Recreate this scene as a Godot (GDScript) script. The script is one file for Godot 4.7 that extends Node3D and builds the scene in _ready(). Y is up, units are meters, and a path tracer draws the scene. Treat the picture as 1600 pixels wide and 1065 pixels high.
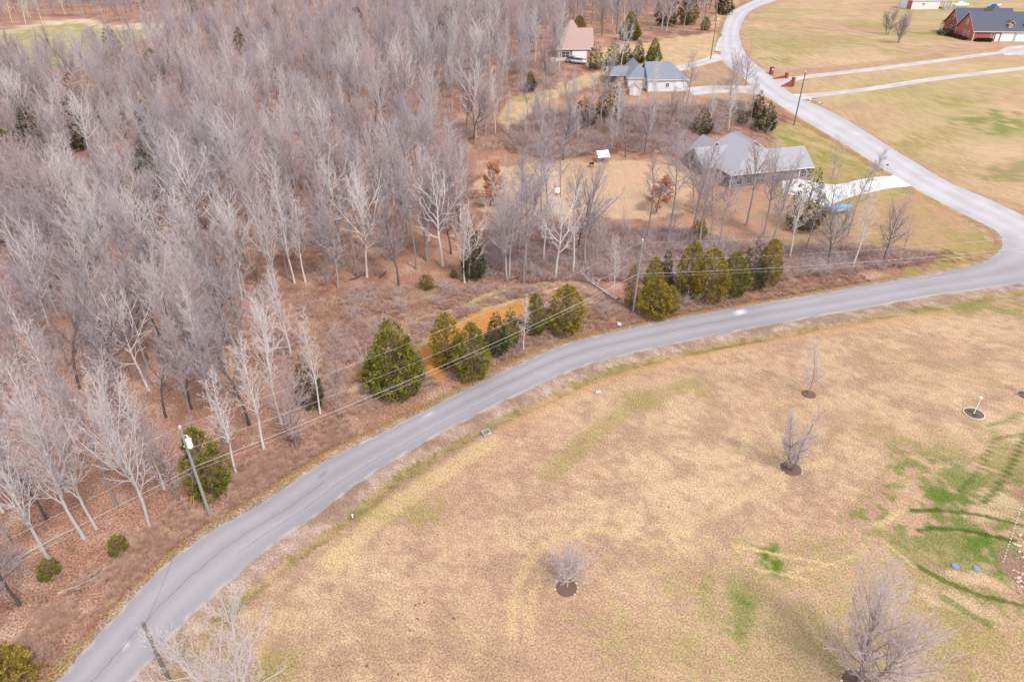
extends Node3D
# Aerial view of a wooded hillside, a bending country road, lawns and a few houses. y up, metres.

var rng := RandomNumberGenerator.new()
var n_big := FastNoiseLite.new()
var n_mid := FastNoiseLite.new()
var n_fine := FastNoiseLite.new()
var taken := {}
var M := {}
var road_c := PackedVector2Array()
var road_h := PackedFloat32Array()
var road_cells := {}
var lawn_poly := PackedVector2Array()

# ---------------------------------------------------------------- terrain
func sm(a: float, b: float, x: float) -> float:
	var t := clampf((x - a) / (b - a), 0.0, 1.0)
	return t * t * (3.0 - 2.0 * t)

func terr(x: float, z: float) -> float:
	return 15.0 * sm(95, 230, -z) * sm(-110, 40, x) - 2.5 * sm(20, 110, -x) * sm(60, 120, -z)

func road_near(p: Vector2) -> Vector3:
	# x: distance outside the paved edge (negative on the road), y: side (+1 lawn side), z: position along it
	var key := Vector2i(floori(p.x / 4.0), floori(p.y / 4.0))
	var best := Vector3(99, 1, 0)
	if not road_cells.has(key):
		return best
	for i in road_cells[key]:
		var a := road_c[i]
		var v := road_c[i + 1] - a
		var t := clampf((p - a).dot(v) / v.length_squared(), 0.0, 1.0)
		var q := a + v * t
		var d := p.distance_to(q) - lerpf(road_h[i], road_h[i + 1], t)
		if d < best.x:
			best = Vector3(d, 1.0 if v.cross(p - a) > 0 else -1.0, i + t)
	return best

func gh(x: float, z: float) -> float:
	var y := terr(x, z)
	var r := road_near(Vector2(x, z))
	if r.x < 9.0:
		if r.x > 0.2:
			if r.y > 0:
				y -= 0.34 * exp(-pow((r.x - 2.3) / 0.95, 2.0))
			else:
				y -= 0.2 * exp(-pow((r.x - 1.7) / 0.8, 2.0))
		else:
			y -= 0.03
	if r.x > 0.3:
		y += 0.05 * n_mid.get_noise_2d(x * 2.0, z * 2.0) * minf(1.0, r.x)
	return y

func at(p: Vector2, up := 0.0) -> Vector3:
	return Vector3(p.x, gh(p.x, p.y) + up, p.y)

# ---------------------------------------------------------------- mesh building
class MB:
	var v := PackedVector3Array()
	var n := PackedVector3Array()
	var c := PackedColorArray()
	var uv := PackedVector2Array()
	var i := PackedInt32Array()
	func tri(a: Vector3, b: Vector3, d: Vector3, col := Color.WHITE) -> void:
		var nn := (d - a).cross(b - a).normalized()
		var k := v.size()
		v.append(a); v.append(b); v.append(d)
		n.append(nn); n.append(nn); n.append(nn)
		c.append(col); c.append(col); c.append(col)
		uv.append(Vector2(a.x, a.z)); uv.append(Vector2(b.x, b.z)); uv.append(Vector2(d.x, d.z))
		i.append(k); i.append(k + 1); i.append(k + 2)
	func quad(a: Vector3, b: Vector3, d: Vector3, e: Vector3, col := Color.WHITE) -> void:
		tri(a, b, d, col)
		tri(a, d, e, col)
	func box(lo: Vector3, hi: Vector3, col := Color.WHITE) -> void:
		obox(Transform3D(Basis(), (lo + hi) * 0.5), (hi - lo), col)
	func obox(t: Transform3D, s: Vector3, col := Color.WHITE) -> void:
		var h := s * 0.5
		var p := []
		for k in 8:
			p.append(t * Vector3(h.x if k & 1 else -h.x, h.y if k & 2 else -h.y, h.z if k & 4 else -h.z))
		quad(p[1], p[3], p[2], p[0], col)
		quad(p[4], p[6], p[7], p[5], col)
		quad(p[0], p[2], p[6], p[4], col)
		quad(p[5], p[7], p[3], p[1], col)
		quad(p[3], p[7], p[6], p[2], col)
		quad(p[5], p[1], p[0], p[4], col)
	func tube(pts: PackedVector3Array, rad: PackedFloat32Array, sides: int, col: Color, col2 := Color(-1, 0, 0)) -> void:
		var m := pts.size()
		var base := v.size()
		var last := col if col2.r < 0 else col2
		for k in m:
			var t: Vector3
			if k == 0:
				t = pts[1] - pts[0]
			elif k == m - 1:
				t = pts[m - 1] - pts[m - 2]
			else:
				t = pts[k + 1] - pts[k - 1]
			t = t.normalized()
			var u := t.cross(Vector3(0.21, 0.13, 0.97) if absf(t.z) < 0.8 else Vector3(0.95, 0.2, 0.1)).normalized()
			var w := t.cross(u)
			var cc := col.lerp(last, float(k) / (m - 1))
			for s in sides:
				var a := TAU * s / sides
				var d := u * cos(a) + w * sin(a)
				v.append(pts[k] + d * rad[k]); n.append(d); c.append(cc); uv.append(Vector2(float(s) / sides * 2.0, k))
		for k in m - 1:
			for s in sides:
				var a0 := base + k * sides + s
				var a1 := base + k * sides + (s + 1) % sides
				var b0 := a0 + sides
				var b1 := a1 + sides
				i.append(a0); i.append(b0); i.append(a1)
				i.append(a1); i.append(b0); i.append(b1)
	func spike(p: Vector3, q: Vector3, r: float, col: Color) -> void:
		# a three-sided tapering twig
		var t := (q - p).normalized()
		var u := t.cross(Vector3(0.21, 0.13, 0.97) if absf(t.z) < 0.8 else Vector3(0.95, 0.2, 0.1)).normalized() 
		var w := t.cross(u)
		var base := v.size()
		for s in 3:
			var a := TAU * s / 3.0
			var d := u * cos(a) + w * sin(a)
			v.append(p + d * r); n.append(d); c.append(col); uv.append(Vector2(s, 0))
		v.append(q); n.append(t); c.append(col); uv.append(Vector2(0, 1))
		for s in 3:
			i.append(base + s); i.append(base + 3); i.append(base + (s + 1) % 3)
	func lathe(t: Transform3D, prof: PackedVector2Array, sides: int, col := Color.WHITE) -> void:
		# profile of (radius, height)
		for k in prof.size() - 1:
			for s in sides:
				var a := TAU * s / sides
				var b := TAU * (s + 1) / sides
				var p0 := t * Vector3(prof[k].x * cos(a), prof[k].y, prof[k].x * sin(a))
				var p1 := t * Vector3(prof[k].x * cos(b), prof[k].y, prof[k].x * sin(b))
				var p2 := t * Vector3(prof[k + 1].x * cos(b), prof[k + 1].y, prof[k + 1].x * sin(b))
				var p3 := t * Vector3(prof[k + 1].x * cos(a), prof[k + 1].y, prof[k + 1].x * sin(a))
				if prof[k].x > 0.0005:
					if prof[k + 1].x <= 0.0005:
						tri(p0, p1, p2, col)
					else:
						quad(p0, p1, p2, p3, col)
				else:
					tri(p0, p2, p3, col)
	func mesh(mat: Material) -> ArrayMesh:
		var a := []
		a.resize(Mesh.ARRAY_MAX)
		a[Mesh.ARRAY_VERTEX] = v; a[Mesh.ARRAY_NORMAL] = n; a[Mesh.ARRAY_COLOR] = c; a[Mesh.ARRAY_TEX_UV] = uv; a[Mesh.ARRAY_INDEX] = i
		var m := ArrayMesh.new()
		m.add_surface_from_arrays(Mesh.PRIMITIVE_TRIANGLES, a)
		m.surface_set_material(0, mat)
		return m

func add_surface(m: ArrayMesh, b: MB, mat: Material) -> void:
	var a := []
	a.resize(Mesh.ARRAY_MAX)
	a[Mesh.ARRAY_VERTEX] = b.v; a[Mesh.ARRAY_NORMAL] = b.n; a[Mesh.ARRAY_COLOR] = b.c; a[Mesh.ARRAY_TEX_UV] = b.uv; a[Mesh.ARRAY_INDEX] = b.i
	m.add_surface_from_arrays(Mesh.PRIMITIVE_TRIANGLES, a)
	m.surface_set_material(m.get_surface_count() - 1, mat)

func numbered(called: String) -> String:
	if not taken.has(called):
		taken[called] = 0
		return called
	taken[called] += 1
	return "%s_%03d" % [called, taken[called]]

func tag(o: Node, label := "", category := "", group := "", kind := "") -> Node:
	if label: o.set_meta("label", label)
	if category: o.set_meta("category", category)
	if group: o.set_meta("group", group)
	if kind: o.set_meta("kind", kind)
	return o

func thing(called: String, label: String, category: String, pos: Vector3, turn := 0.0, group := "") -> Node3D:
	var o := Node3D.new()
	o.name = numbered(called)
	add_child(o)
	o.position = pos
	o.rotation.y = turn
	tag(o, label, category, group)
	return o

func part(called: String, b: MB, mat: Material, parent: Node3D) -> MeshInstance3D:
	return put_mesh(called, b.mesh(mat), parent)

func put_mesh(called: String, m: Mesh, parent: Node3D) -> MeshInstance3D:
	var o := MeshInstance3D.new()
	o.mesh = m
	if parent == self:
		o.name = numbered(called)
		add_child(o)
	else:
		o.name = called
		parent.add_child(o, true)
	return o

func bx(called: String, lo: Vector3, hi: Vector3, mat: Material, parent: Node3D) -> MeshInstance3D:
	var b := MB.new()
	b.box(lo, hi)
	return part(called, b, mat, parent)

func copy(o: Node3D, called: String, pos: Vector3, turn: float, size: Vector3, label: String, category: String, group := "") -> Node3D:
	var r: Node3D = o.duplicate()
	r.name = numbered(called)
	add_child(r)
	r.position = pos
	r.rotation = Vector3(0, turn, 0)
	r.scale = size
	if r.has_meta("group"): r.remove_meta("group")
	tag(r, label, category, group)
	return r

# ---------------------------------------------------------------- materials
func lin(r: float, g: float, b: float) -> Color:
	return Color(r, g, b).linear_to_srgb()

func mat(col: Color, rough := 0.9, tex: Texture2D = null, size := 1.0) -> StandardMaterial3D:
	var m := StandardMaterial3D.new()
	m.albedo_color = col.linear_to_srgb()
	m.roughness = rough
	m.metallic_specular = 0.3
	if tex:
		m.albedo_texture = tex
		m.uv1_triplanar = true
		m.uv1_world_triplanar = true
		m.uv1_scale = Vector3.ONE / size
	return m

func vmat(rough := 0.95) -> StandardMaterial3D:
	var m := StandardMaterial3D.new()
	m.vertex_color_use_as_albedo = true
	m.roughness = rough
	m.metallic_specular = 0.15
	return m

func grain(seed_: int, freq: float, octaves: int, lo: float, hi: float, side := 1024, tint := Vector3.ONE, cells := false) -> ImageTexture:
	# brightness grain, linear values around one stored as sRGB
	var f := FastNoiseLite.new()
	f.seed = seed_
	f.frequency = freq
	f.noise_type = FastNoiseLite.TYPE_CELLULAR if cells else FastNoiseLite.TYPE_SIMPLEX_SMOOTH
	f.fractal_type = FastNoiseLite.FRACTAL_FBM
	f.fractal_octaves = octaves
	f.fractal_gain = 0.62
	if cells:
		f.cellular_return_type = FastNoiseLite.RETURN_CELL_VALUE
	var src := f.get_seamless_image(side, side)
	src.convert(Image.FORMAT_L8)
	var d := src.get_data()
	var lut := PackedByteArray()
	for k in 256:
		var t := clampf((k / 255.0 - 0.5) * 1.5 + 0.5, 0.0, 1.0)
		var l := lerpf(lo, hi, t)
		for ch in 3:
			var x: float = l * lerpf(1.0, tint[ch], 1.0 - t)
			lut.append(clampi(roundi(Color(x, x, x).linear_to_srgb().r * 255.0), 0, 255))
	var o := PackedByteArray()
	o.resize(side * side * 3)
	for k in side * side:
		var j := d[k] * 3
		o[k * 3] = lut[j]; o[k * 3 + 1] = lut[j + 1]; o[k * 3 + 2] = lut[j + 2]
	return ImageTexture.create_from_image(Image.create_from_data(side, side, false, Image.FORMAT_RGB8, o))

# ---------------------------------------------------------------- ground
const TAN := Color(0.445, 0.298, 0.204)
const STRAW := Color(0.54, 0.405, 0.262)
const RUST := Color(0.375, 0.247, 0.18)
const OLIVE := Color(0.31, 0.26, 0.105)
const GREEN := Color(0.10, 0.17, 0.028)
const LITTER := Color(0.43, 0.25, 0.18)
const LITTER_DARK := Color(0.22, 0.125, 0.10)
const LITTER_PALE := Color(0.58, 0.41, 0.31)
const BRUSH := Color(0.27, 0.15, 0.115)
const CLAY := Color(0.48, 0.235, 0.08)
const GRIT := Color(0.34, 0.255, 0.21)

var areas := []       # [polygon, box, colour, colour in patches, is grass]
var spots := []       # [centre, rx, rz, turn, colour, strength]
var streaks := []     # [points, half width, colour, strength, box]

func area(poly: PackedVector2Array, a: Color, b: Color, grass: bool) -> void:
	var box := Rect2(poly[0], Vector2.ZERO)
	for p in poly:
		box = box.expand(p)
	areas.append([poly, box.grow(2.0), a, b, grass])

func streak(pts: PackedVector2Array, w: float, col: Color, k: float) -> void:
	var box := Rect2(pts[0], Vector2.ZERO)
	for p in pts:
		box = box.expand(p)
	streaks.append([pts, w, col, k, box.grow(w * 2.5)])

func inside(poly: PackedVector2Array, p: Vector2) -> bool:
	return Geometry2D.is_point_in_polygon(p, poly)

func ground_colour(x: float, z: float) -> Color:
	# alpha: 1 for grass, 0 for leaf litter
	var p := Vector2(x, z)
	var nb := n_big.get_noise_2d(x, z)
	var nm := n_mid.get_noise_2d(x, z)
	var nf := n_fine.get_noise_2d(x, z)
	var j := p + Vector2(nm, n_mid.get_noise_2d(x + 300, z)) * (0.9 + 0.008 * -z) + Vector2(nf, n_fine.get_noise_2d(z, x)) * 0.35
	var r := road_near(p)
	var grass := inside(lawn_poly, p)
	var col: Color
	if grass:
		var hilly := sm(105, 130, -z)
		col = TAN.lerp(STRAW, clampf(nb * 1.3 + 0.35 + nf * 0.55, 0, 1)).lerp(RUST, clampf(nm * 1.2 + 0.25 - nf * 0.6, 0, 0.8))
		var g := clampf((n_big.get_noise_2d(x * 1.3 + 90, z * 1.3) + 0.35 * nm + 0.25 * nf - 0.18) * 2.2, 0, 1)
		col = col.lerp(OLIVE, g * (0.22 + 0.5 * hilly))
		if hilly > 0:
			col = col.lerp(Color(0.36, 0.315, 0.15), hilly * clampf(0.45 + n_big.get_noise_2d(x * 0.6 + 40, z * 1.2) * 1.6 + nf * 0.3, 0, 0.9))
			col = col.lerp(STRAW, hilly * clampf(0.4 + n_big.get_noise_2d(x * 0.7, z * 2.0), 0, 1) * 0.6)
	else:
		col = LITTER.lerp(LITTER_DARK, clampf(-nb * 1.1 + 0.1 + nf * 0.8, 0, 1)).lerp(LITTER_PALE, clampf(nm * 1.2 + nf * 0.6, 0, 0.75))
		for a in areas:
			if (a[1] as Rect2).has_point(j) and inside(a[0], j):
				col = (a[2] as Color).lerp(a[3], clampf(0.5 + nm * 1.1 + nf * 0.8, 0, 1))
				grass = a[4]
	for s in spots:
		var d: Vector2 = (j - (s[0] as Vector2))
		if absf(d.x) < 30.0 and absf(d.y) < 60.0:
			d = d.rotated(s[3])
			var q := Vector2(d.x / s[1], d.y / s[2]).length()
			if q < 1.4:
				var broken := 1.0 if s[1] < 2.5 else 1.9
				col = col.lerp(s[4], s[5] * clampf((1.25 - q) * 1.8 - (broken - 1.0) * 0.35 + nf * 0.9 * broken + nm * 0.6 * broken, 0, 1))
	for s in streaks:
		if (s[4] as Rect2).has_point(p):
			var pts: PackedVector2Array = s[0]
			var best := 99.0
			for i in pts.size() - 1:
				best = minf(best, p.distance_to(Geometry2D.get_closest_point_to_segment(p, pts[i], pts[i + 1])))
			var q: float = best / s[1]
			if q < 2.0:
				col = col.lerp(s[2], s[3] * clampf((1.5 - q) * 2.0 + nf * 0.9, 0, 1))
	if r.x < 6.5:
		var e := r.x + nm * 0.6 + nf * 0.35
		if r.y > 0:
			var broken := clampf(0.75 + nm * 1.3 + nf * 0.6, 0, 1)
			if r.z < far_from:
				if e < 1.75:
					col = GRIT.lerp(Color(0.45, 0.38, 0.34), clampf(nf * 1.6 + nm, 0, 1)).lerp(Color(0.2, 0.14, 0.11), clampf(-nm * 1.8 - nf * 0.8, 0, 0.75)).lerp(TAN, 0.25)
				elif e < 3.1:
					col = col.lerp(OLIVE.lerp(Color(0.17, 0.15, 0.05), clampf(nf + 0.4, 0, 1)), broken * 0.8)
			elif e < 2.2:
				col = col.lerp(RUST.lerp(LITTER, 0.4), 0.75 * broken)
		else:
			if e < 0.5:
				col = GRIT.lerp(STRAW, clampf(0.4 + nf, 0, 1))
			elif e < 1.5:
				col = col.lerp(Color(0.40, 0.25, 0.12).lerp(OLIVE, clampf(0.2 + nm * 1.3, 0, 0.8)), 0.8)
	# every tuft and leaf patch has its own tone
	var own := 1.0 + 0.2 * (fposmod(sin(x * 127.1 + z * 311.7) * 43758.5453, 1.0) - 0.5)
	col = Color(col.r * own, col.g * own, col.b * own, 1.0 if grass else 0.0)
	return col

var far_from := 999.0

func steps(from: float, to_list: Array) -> PackedFloat32Array:
	# to_list: [[end, spacing], ...]
	var o := PackedFloat32Array([from])
	var x := from
	for e in to_list:
		var dirn := signf(e[0] - x)
		var k := maxi(1, roundi(absf(e[0] - x) / e[1]))
		var x0 := x
		for q in k:
			o.append(lerpf(x0, e[0], float(q + 1) / k))
		x = e[0]
	return o

func make_ground() -> void:
	var xs := steps(-1400, [[-420, 60], [-250, 7], [-110, 2.2], [-48, 0.8], [20, 0.42], [46, 0.26], [100, 0.62], [250, 1.5], [420, 8], [1400, 60]])
	var zs := steps(60, [[-15, 8], [-27, 0.8], [-60, 0.28], [-95, 0.42], [-150, 0.7], [-240, 1.2], [-340, 2.2], [-560, 6], [-2400, 90]])
	var w := xs.size()
	var h := zs.size()
	var v := PackedVector3Array()
	var c := PackedColorArray()
	var uv := PackedVector2Array()
	var kind := PackedByteArray()
	v.resize(w * h); c.resize(w * h); uv.resize(w * h); kind.resize(w * h)
	for k in h:
		for q in w:
			var x := xs[q]
			var z := zs[k]
			var col := ground_colour(x, z)
			var id := k * w + q
			kind[id] = 1 if col.a > 0.5 else 0
			col.a = 1.0
			v[id] = Vector3(x, gh(x, z), z)
			c[id] = col
			uv[id] = Vector2(x, z) / 41.0
	var n := PackedVector3Array()
	n.resize(w * h)
	for k in h:
		for q in w:
			var a := v[k * w + maxi(q - 1, 0)]
			var b := v[k * w + mini(q + 1, w - 1)]
			var d := v[maxi(k - 1, 0) * w + q]
			var e := v[mini(k + 1, h - 1) * w + q]
			n[k * w + q] = (d - e).cross(a - b).normalized()
			if n[k * w + q].y < 0:
				n[k * w + q] = -n[k * w + q]
	var ig := PackedInt32Array()
	var il := PackedInt32Array()
	for k in h - 1:
		for q in w - 1:
			var a := k * w + q
			# z falls as k grows
			var six := PackedInt32Array([a, a + w, a + 1, a + 1, a + w, a + w + 1])
			if kind[a] + kind[a + 1] + kind[a + w] >= 2:
				ig.append_array(six)
			else:
				il.append_array(six)
	var m := ArrayMesh.new()
	for s in [[ig, M.lawn], [il, M.litter]]:
		var arr := []
		arr.resize(Mesh.ARRAY_MAX)
		arr[Mesh.ARRAY_VERTEX] = v; arr[Mesh.ARRAY_NORMAL] = n; arr[Mesh.ARRAY_COLOR] = c; arr[Mesh.ARRAY_TEX_UV] = uv; arr[Mesh.ARRAY_INDEX] = s[0]
		m.add_surface_from_arrays(Mesh.PRIMITIVE_TRIANGLES, arr)
		m.surface_set_material(m.get_surface_count() - 1, s[1])
	var o := put_mesh("ground", m, self)
	tag(o, "dry winter lawns and leaf covered woodland floor over rolling land", "ground", "", "structure")

# ---------------------------------------------------------------- roads
func smooth_pair(l: PackedVector2Array, r: PackedVector2Array, sub: int) -> Array:
	var ol := PackedVector2Array()
	var orr := PackedVector2Array()
	var m := l.size()
	for k in m - 1:
		for s in sub:
			var t := float(s) / sub
			ol.append(l[k].cubic_interpolate(l[k + 1], l[maxi(k - 1, 0)], l[mini(k + 2, m - 1)], t))
			orr.append(r[k].cubic_interpolate(r[k + 1], r[maxi(k - 1, 0)], r[mini(k + 2, m - 1)], t))
	ol.append(l[m - 1]); orr.append(r[m - 1])
	return [ol, orr]

func ribbon(l: PackedVector2Array, r: PackedVector2Array, up: float, across: int, colour: Callable, m: Material, called: String, label: String) -> MeshInstance3D:
	var b := MB.new()
	var w := across + 1
	for k in l.size():
		for q in range(-1, w + 1):
			var t := clampf(float(q) / across, 0, 1)
			var p := l[k].lerp(r[k], t)
			var y := terr(p.x, p.y) + up
			var out := 0.0
			if q < 0 or q > across:
				out = 0.12
				p += (l[k] - r[k]).normalized() * (out if q < 0 else -out)
				y -= 0.14
			b.v.append(Vector3(p.x, y, p.y))
			b.n.append(Vector3.UP)
			b.c.append(colour.call(p, t, float(k) / (l.size() - 1)))
			b.uv.append(p / 9.0)
	var row := w + 2
	for k in l.size() - 1:
		for q in row - 1:
			var a := k * row + q
			# left edge to right edge, going forward
			b.i.append_array(PackedInt32Array([a, a + row, a + 1, a + 1, a + row, a + row + 1]))
	var o := part(called, b, m, self)
	tag(o, label, "road", "", "structure")
	return o

func asphalt(p: Vector2, t: float, along: float) -> Color:
	var nm := n_mid.get_noise_2d(p.x, p.y)
	var nb := n_big.get_noise_2d(p.x * 2.0, p.y * 2.0)
	var nf := n_fine.get_noise_2d(p.x, p.y)
	var worn := exp(-pow((t - 0.27) / 0.11, 2.0)) + exp(-pow((t - 0.68) / 0.12, 2.0))
	var col := Color(0.25, 0.238, 0.255)
	col = col.lerp(Color(0.35, 0.335, 0.352), clampf(worn * 0.5 + nb * 0.3 + nm * 0.1 + 0.1, 0, 1))
	var dusty := sm(0.455, 0.60, along)
	col = col.lerp(Color(0.46, 0.44, 0.465), dusty * clampf(0.62 + worn * 0.25 + nm * 0.35, 0, 1))
	if t < 0.02 or t > 0.98:
		col = col.lerp(Color(0.42, 0.37, 0.35), clampf(0.35 + nf * 1.2, 0, 0.8))
	for s in road_marks:
		var d: float = p.distance_to(s[0]) / s[1]
		if d < 1.3:
			col = col.lerp(s[2], s[3] * clampf((1.2 - d) * 2.0 + nf * 0.8, 0, 1))
	col.a = 1.0
	return col

var road_marks := []

func stone_dust(p: Vector2, t: float, _along: float) -> Color:
	var nf := n_fine.get_noise_2d(p.x, p.y)
	var nm := n_mid.get_noise_2d(p.x, p.y)
	var rut := exp(-pow((t - 0.25) / 0.13, 2.0)) + exp(-pow((t - 0.75) / 0.13, 2.0))
	var col := Color(0.37, 0.33, 0.32).lerp(Color(0.54, 0.51, 0.53), clampf(rut * 0.7 + nm * 0.6 + nf * 0.3, 0, 1))
	col.a = 1.0
	return col

func concrete_col(p: Vector2, _t: float, _along: float) -> Color:
	var k := 0.60 + 0.05 * n_mid.get_noise_2d(p.x, p.y) + 0.04 * n_fine.get_noise_2d(p.x, p.y)
	return Color(k * 1.0, k * 0.97, k * 0.96)

func lane(points: PackedVector2Array, half: float, widen_end := 0.0) -> Array:
	# left and right edges of a lane along a polyline
	var l := PackedVector2Array()
	var r := PackedVector2Array()
	for k in points.size():
		var a := points[maxi(k - 1, 0)]
		var b := points[mini(k + 1, points.size() - 1)]
		var d := (b - a).normalized()
		var s := Vector2(d.y, -d.x) * (half + (widen_end if k == 0 else 0.0))
		l.append(points[k] + s); r.append(points[k] - s)
	return smooth_pair(l, r, 10)

# ---------------------------------------------------------------- trees
func grow(tk: MB, cr: MB, p: Vector3, d: Vector3, length: float, r: float, lvl: int, q: Dictionary) -> void:
	var segs: int = [9, 6, 4, 2][lvl]
	var pts := PackedVector3Array([p])
	var rad := PackedFloat32Array([r * (1.35 if lvl == 0 else 1.0)])
	var dirs := [d]
	var wander: float = q.wander[lvl]
	var rise: float = q.rise[lvl]
	var tip: float = [q.get("tip", 0.2), 0.34, 0.42, 0.4][lvl]
	for s in segs:
		d = (d + Vector3(rng.randfn(), rng.randfn() * 0.6, rng.randfn()) * wander + Vector3.UP * rise).normalized()
		p += d * length / segs
		pts.append(p); dirs.append(d)
		var t := float(s + 1) / segs
		rad.append(r * lerpf(1.0, tip, pow(t, 0.8)))
	var bark: Color = q.bark
	var twig: Color = q.twig
	if lvl == 0:
		tk.tube(pts, rad, 8, bark, bark.lerp(twig, 0.35))
	else:
		cr.tube(pts, rad, [8, 5, 4, 3][lvl], bark.lerp(twig, [0.0, 0.35, 0.7, 1.0][lvl]), bark.lerp(twig, [0.0, 0.6, 1.0, 1.0][lvl]))
	var n: int = q.count[lvl]
	var start: float = q.start[lvl]
	var az := rng.randf() * TAU
	for k in n:
		var t := lerpf(start, 0.99, (k + rng.randf() * 0.9) / n)
		if lvl > 0:
			t = maxf(t, 0.12)
		var f := t * segs
		var s := mini(int(f), segs - 1)
		var pos := pts[s].lerp(pts[s + 1], f - s)
		var ax: Vector3 = dirs[s + 1]
		az += 2.399 + rng.randfn() * 0.35
		var side := ax.cross(Vector3(0.31, 0.2, 0.93)).normalized().rotated(ax, az)
		var ang: float = deg_to_rad(lerpf(q.ang[lvl], q.ang_tip[lvl], (t - start) / (1.0 - start + 0.001)) + rng.randfn() * 9.0)
		var cd := (ax * cos(ang) + side * sin(ang)).normalized()
		var tt := (t - start) / (1.001 - start)
		var shape: float = 1.0
		if lvl == 0:
			shape = lerpf(q.low, q.high, tt) * (1.0 if tt > 0.12 else 0.75)
		else:
			shape = lerpf(1.0, 0.5, tt)
		var cl: float = length * q.ratio[lvl] * shape * rng.randf_range(0.7, 1.2)
		var rr := lerpf(rad[s], rad[s + 1], f - s)
		if lvl < 2:
			grow(tk, cr, pos, cd, cl, minf(rr * q.thin[lvl], cl * 0.03 + 0.008), lvl + 1, q)
		elif lvl == 2:
			# twig: a bent spike with a few fine side twigs
			var e := pos + cd * cl
			cr.spike(pos, e, maxf(rr * 0.7, q.fine * 1.15), twig)
			var m: int = q.count[3]
			for u in m:
				var g := lerpf(0.2, 0.9, (u + rng.randf()) / m)
				var sd := (cd * 0.8 + Vector3(rng.randfn(), rng.randfn() + 0.35, rng.randfn()) * 0.5).normalized()
				var b := pos.lerp(e, g)
				cr.spike(b, b + sd * cl * rng.randf_range(0.35, 0.7), q.fine, twig)

func tree_mesh(q: Dictionary, sd: int) -> Array:
	rng.seed = sd
	var tk := MB.new()
	var cr := MB.new()
	var stems: int = q.get("stems", 1)
	for s in stems:
		var lean := Vector3.ZERO
		if stems > 1:
			var a := TAU * s / stems + rng.randf()
			lean = Vector3(cos(a), 0, sin(a)) * q.get("splay", 0.12)
		var h: float = q.h * (1.0 if s == 0 else rng.randf_range(0.8, 0.98))
		grow(tk, cr, Vector3(lean.x, -0.35, lean.z), (Vector3.UP + lean).normalized(), h * q.get("trunk", 0.92), q.r * (1.0 if stems == 1 else 0.8), 0, q)
	return [tk, cr]

func make_tree(q: Dictionary, sd: int) -> Array:
	var a := tree_mesh(q, sd)
	return [a[0].mesh(M.bark), a[1].mesh(M.twig)]

var tree_kinds := []   # [trunk mesh, crown mesh, height, name, label, category, group]

func forest_q(h: float, o := {}) -> Dictionary:
	var q := {"h": h, "r": h * 0.0105, "bark": Color(0.30, 0.27, 0.27), "twig": Color(0.35, 0.305, 0.325), "fine": 0.0115,
		"wander": [0.035, 0.10, 0.13, 0.1], "rise": [0.02, 0.07, 0.05, 0.03], "count": [21, 8, 8, 3], "start": [0.40, 0.22, 0.1, 0.0],
		"ang": [56.0, 48.0, 42.0, 40.0], "ang_tip": [26.0, 36.0, 36.0, 36.0], "low": 1.0, "high": 0.42, "ratio": [0.40, 0.42, 0.46, 0.5], "thin": [0.66, 0.72, 0.7]}
	q.merge(o, true)
	return q

func broad_q(h: float, o := {}) -> Dictionary:
	# a trunk that dissolves into long ascending limbs under a rounded crown
	var q := forest_q(h, {"trunk": 0.62, "tip": 0.45, "count": [16, 9, 8, 3], "start": [0.42, 0.15, 0.1, 0.0], "ratio": [0.62, 0.40, 0.42, 0.5], "ang": [56.0, 42.0, 38.0, 36.0], "ang_tip": [14.0, 30.0, 32.0, 34.0],
		"low": 0.85, "high": 0.85, "rise": [0.02, 0.085, 0.06, 0.03], "wander": [0.05, 0.08, 0.11, 0.1]})
	q.merge(o, true)
	return q

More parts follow.
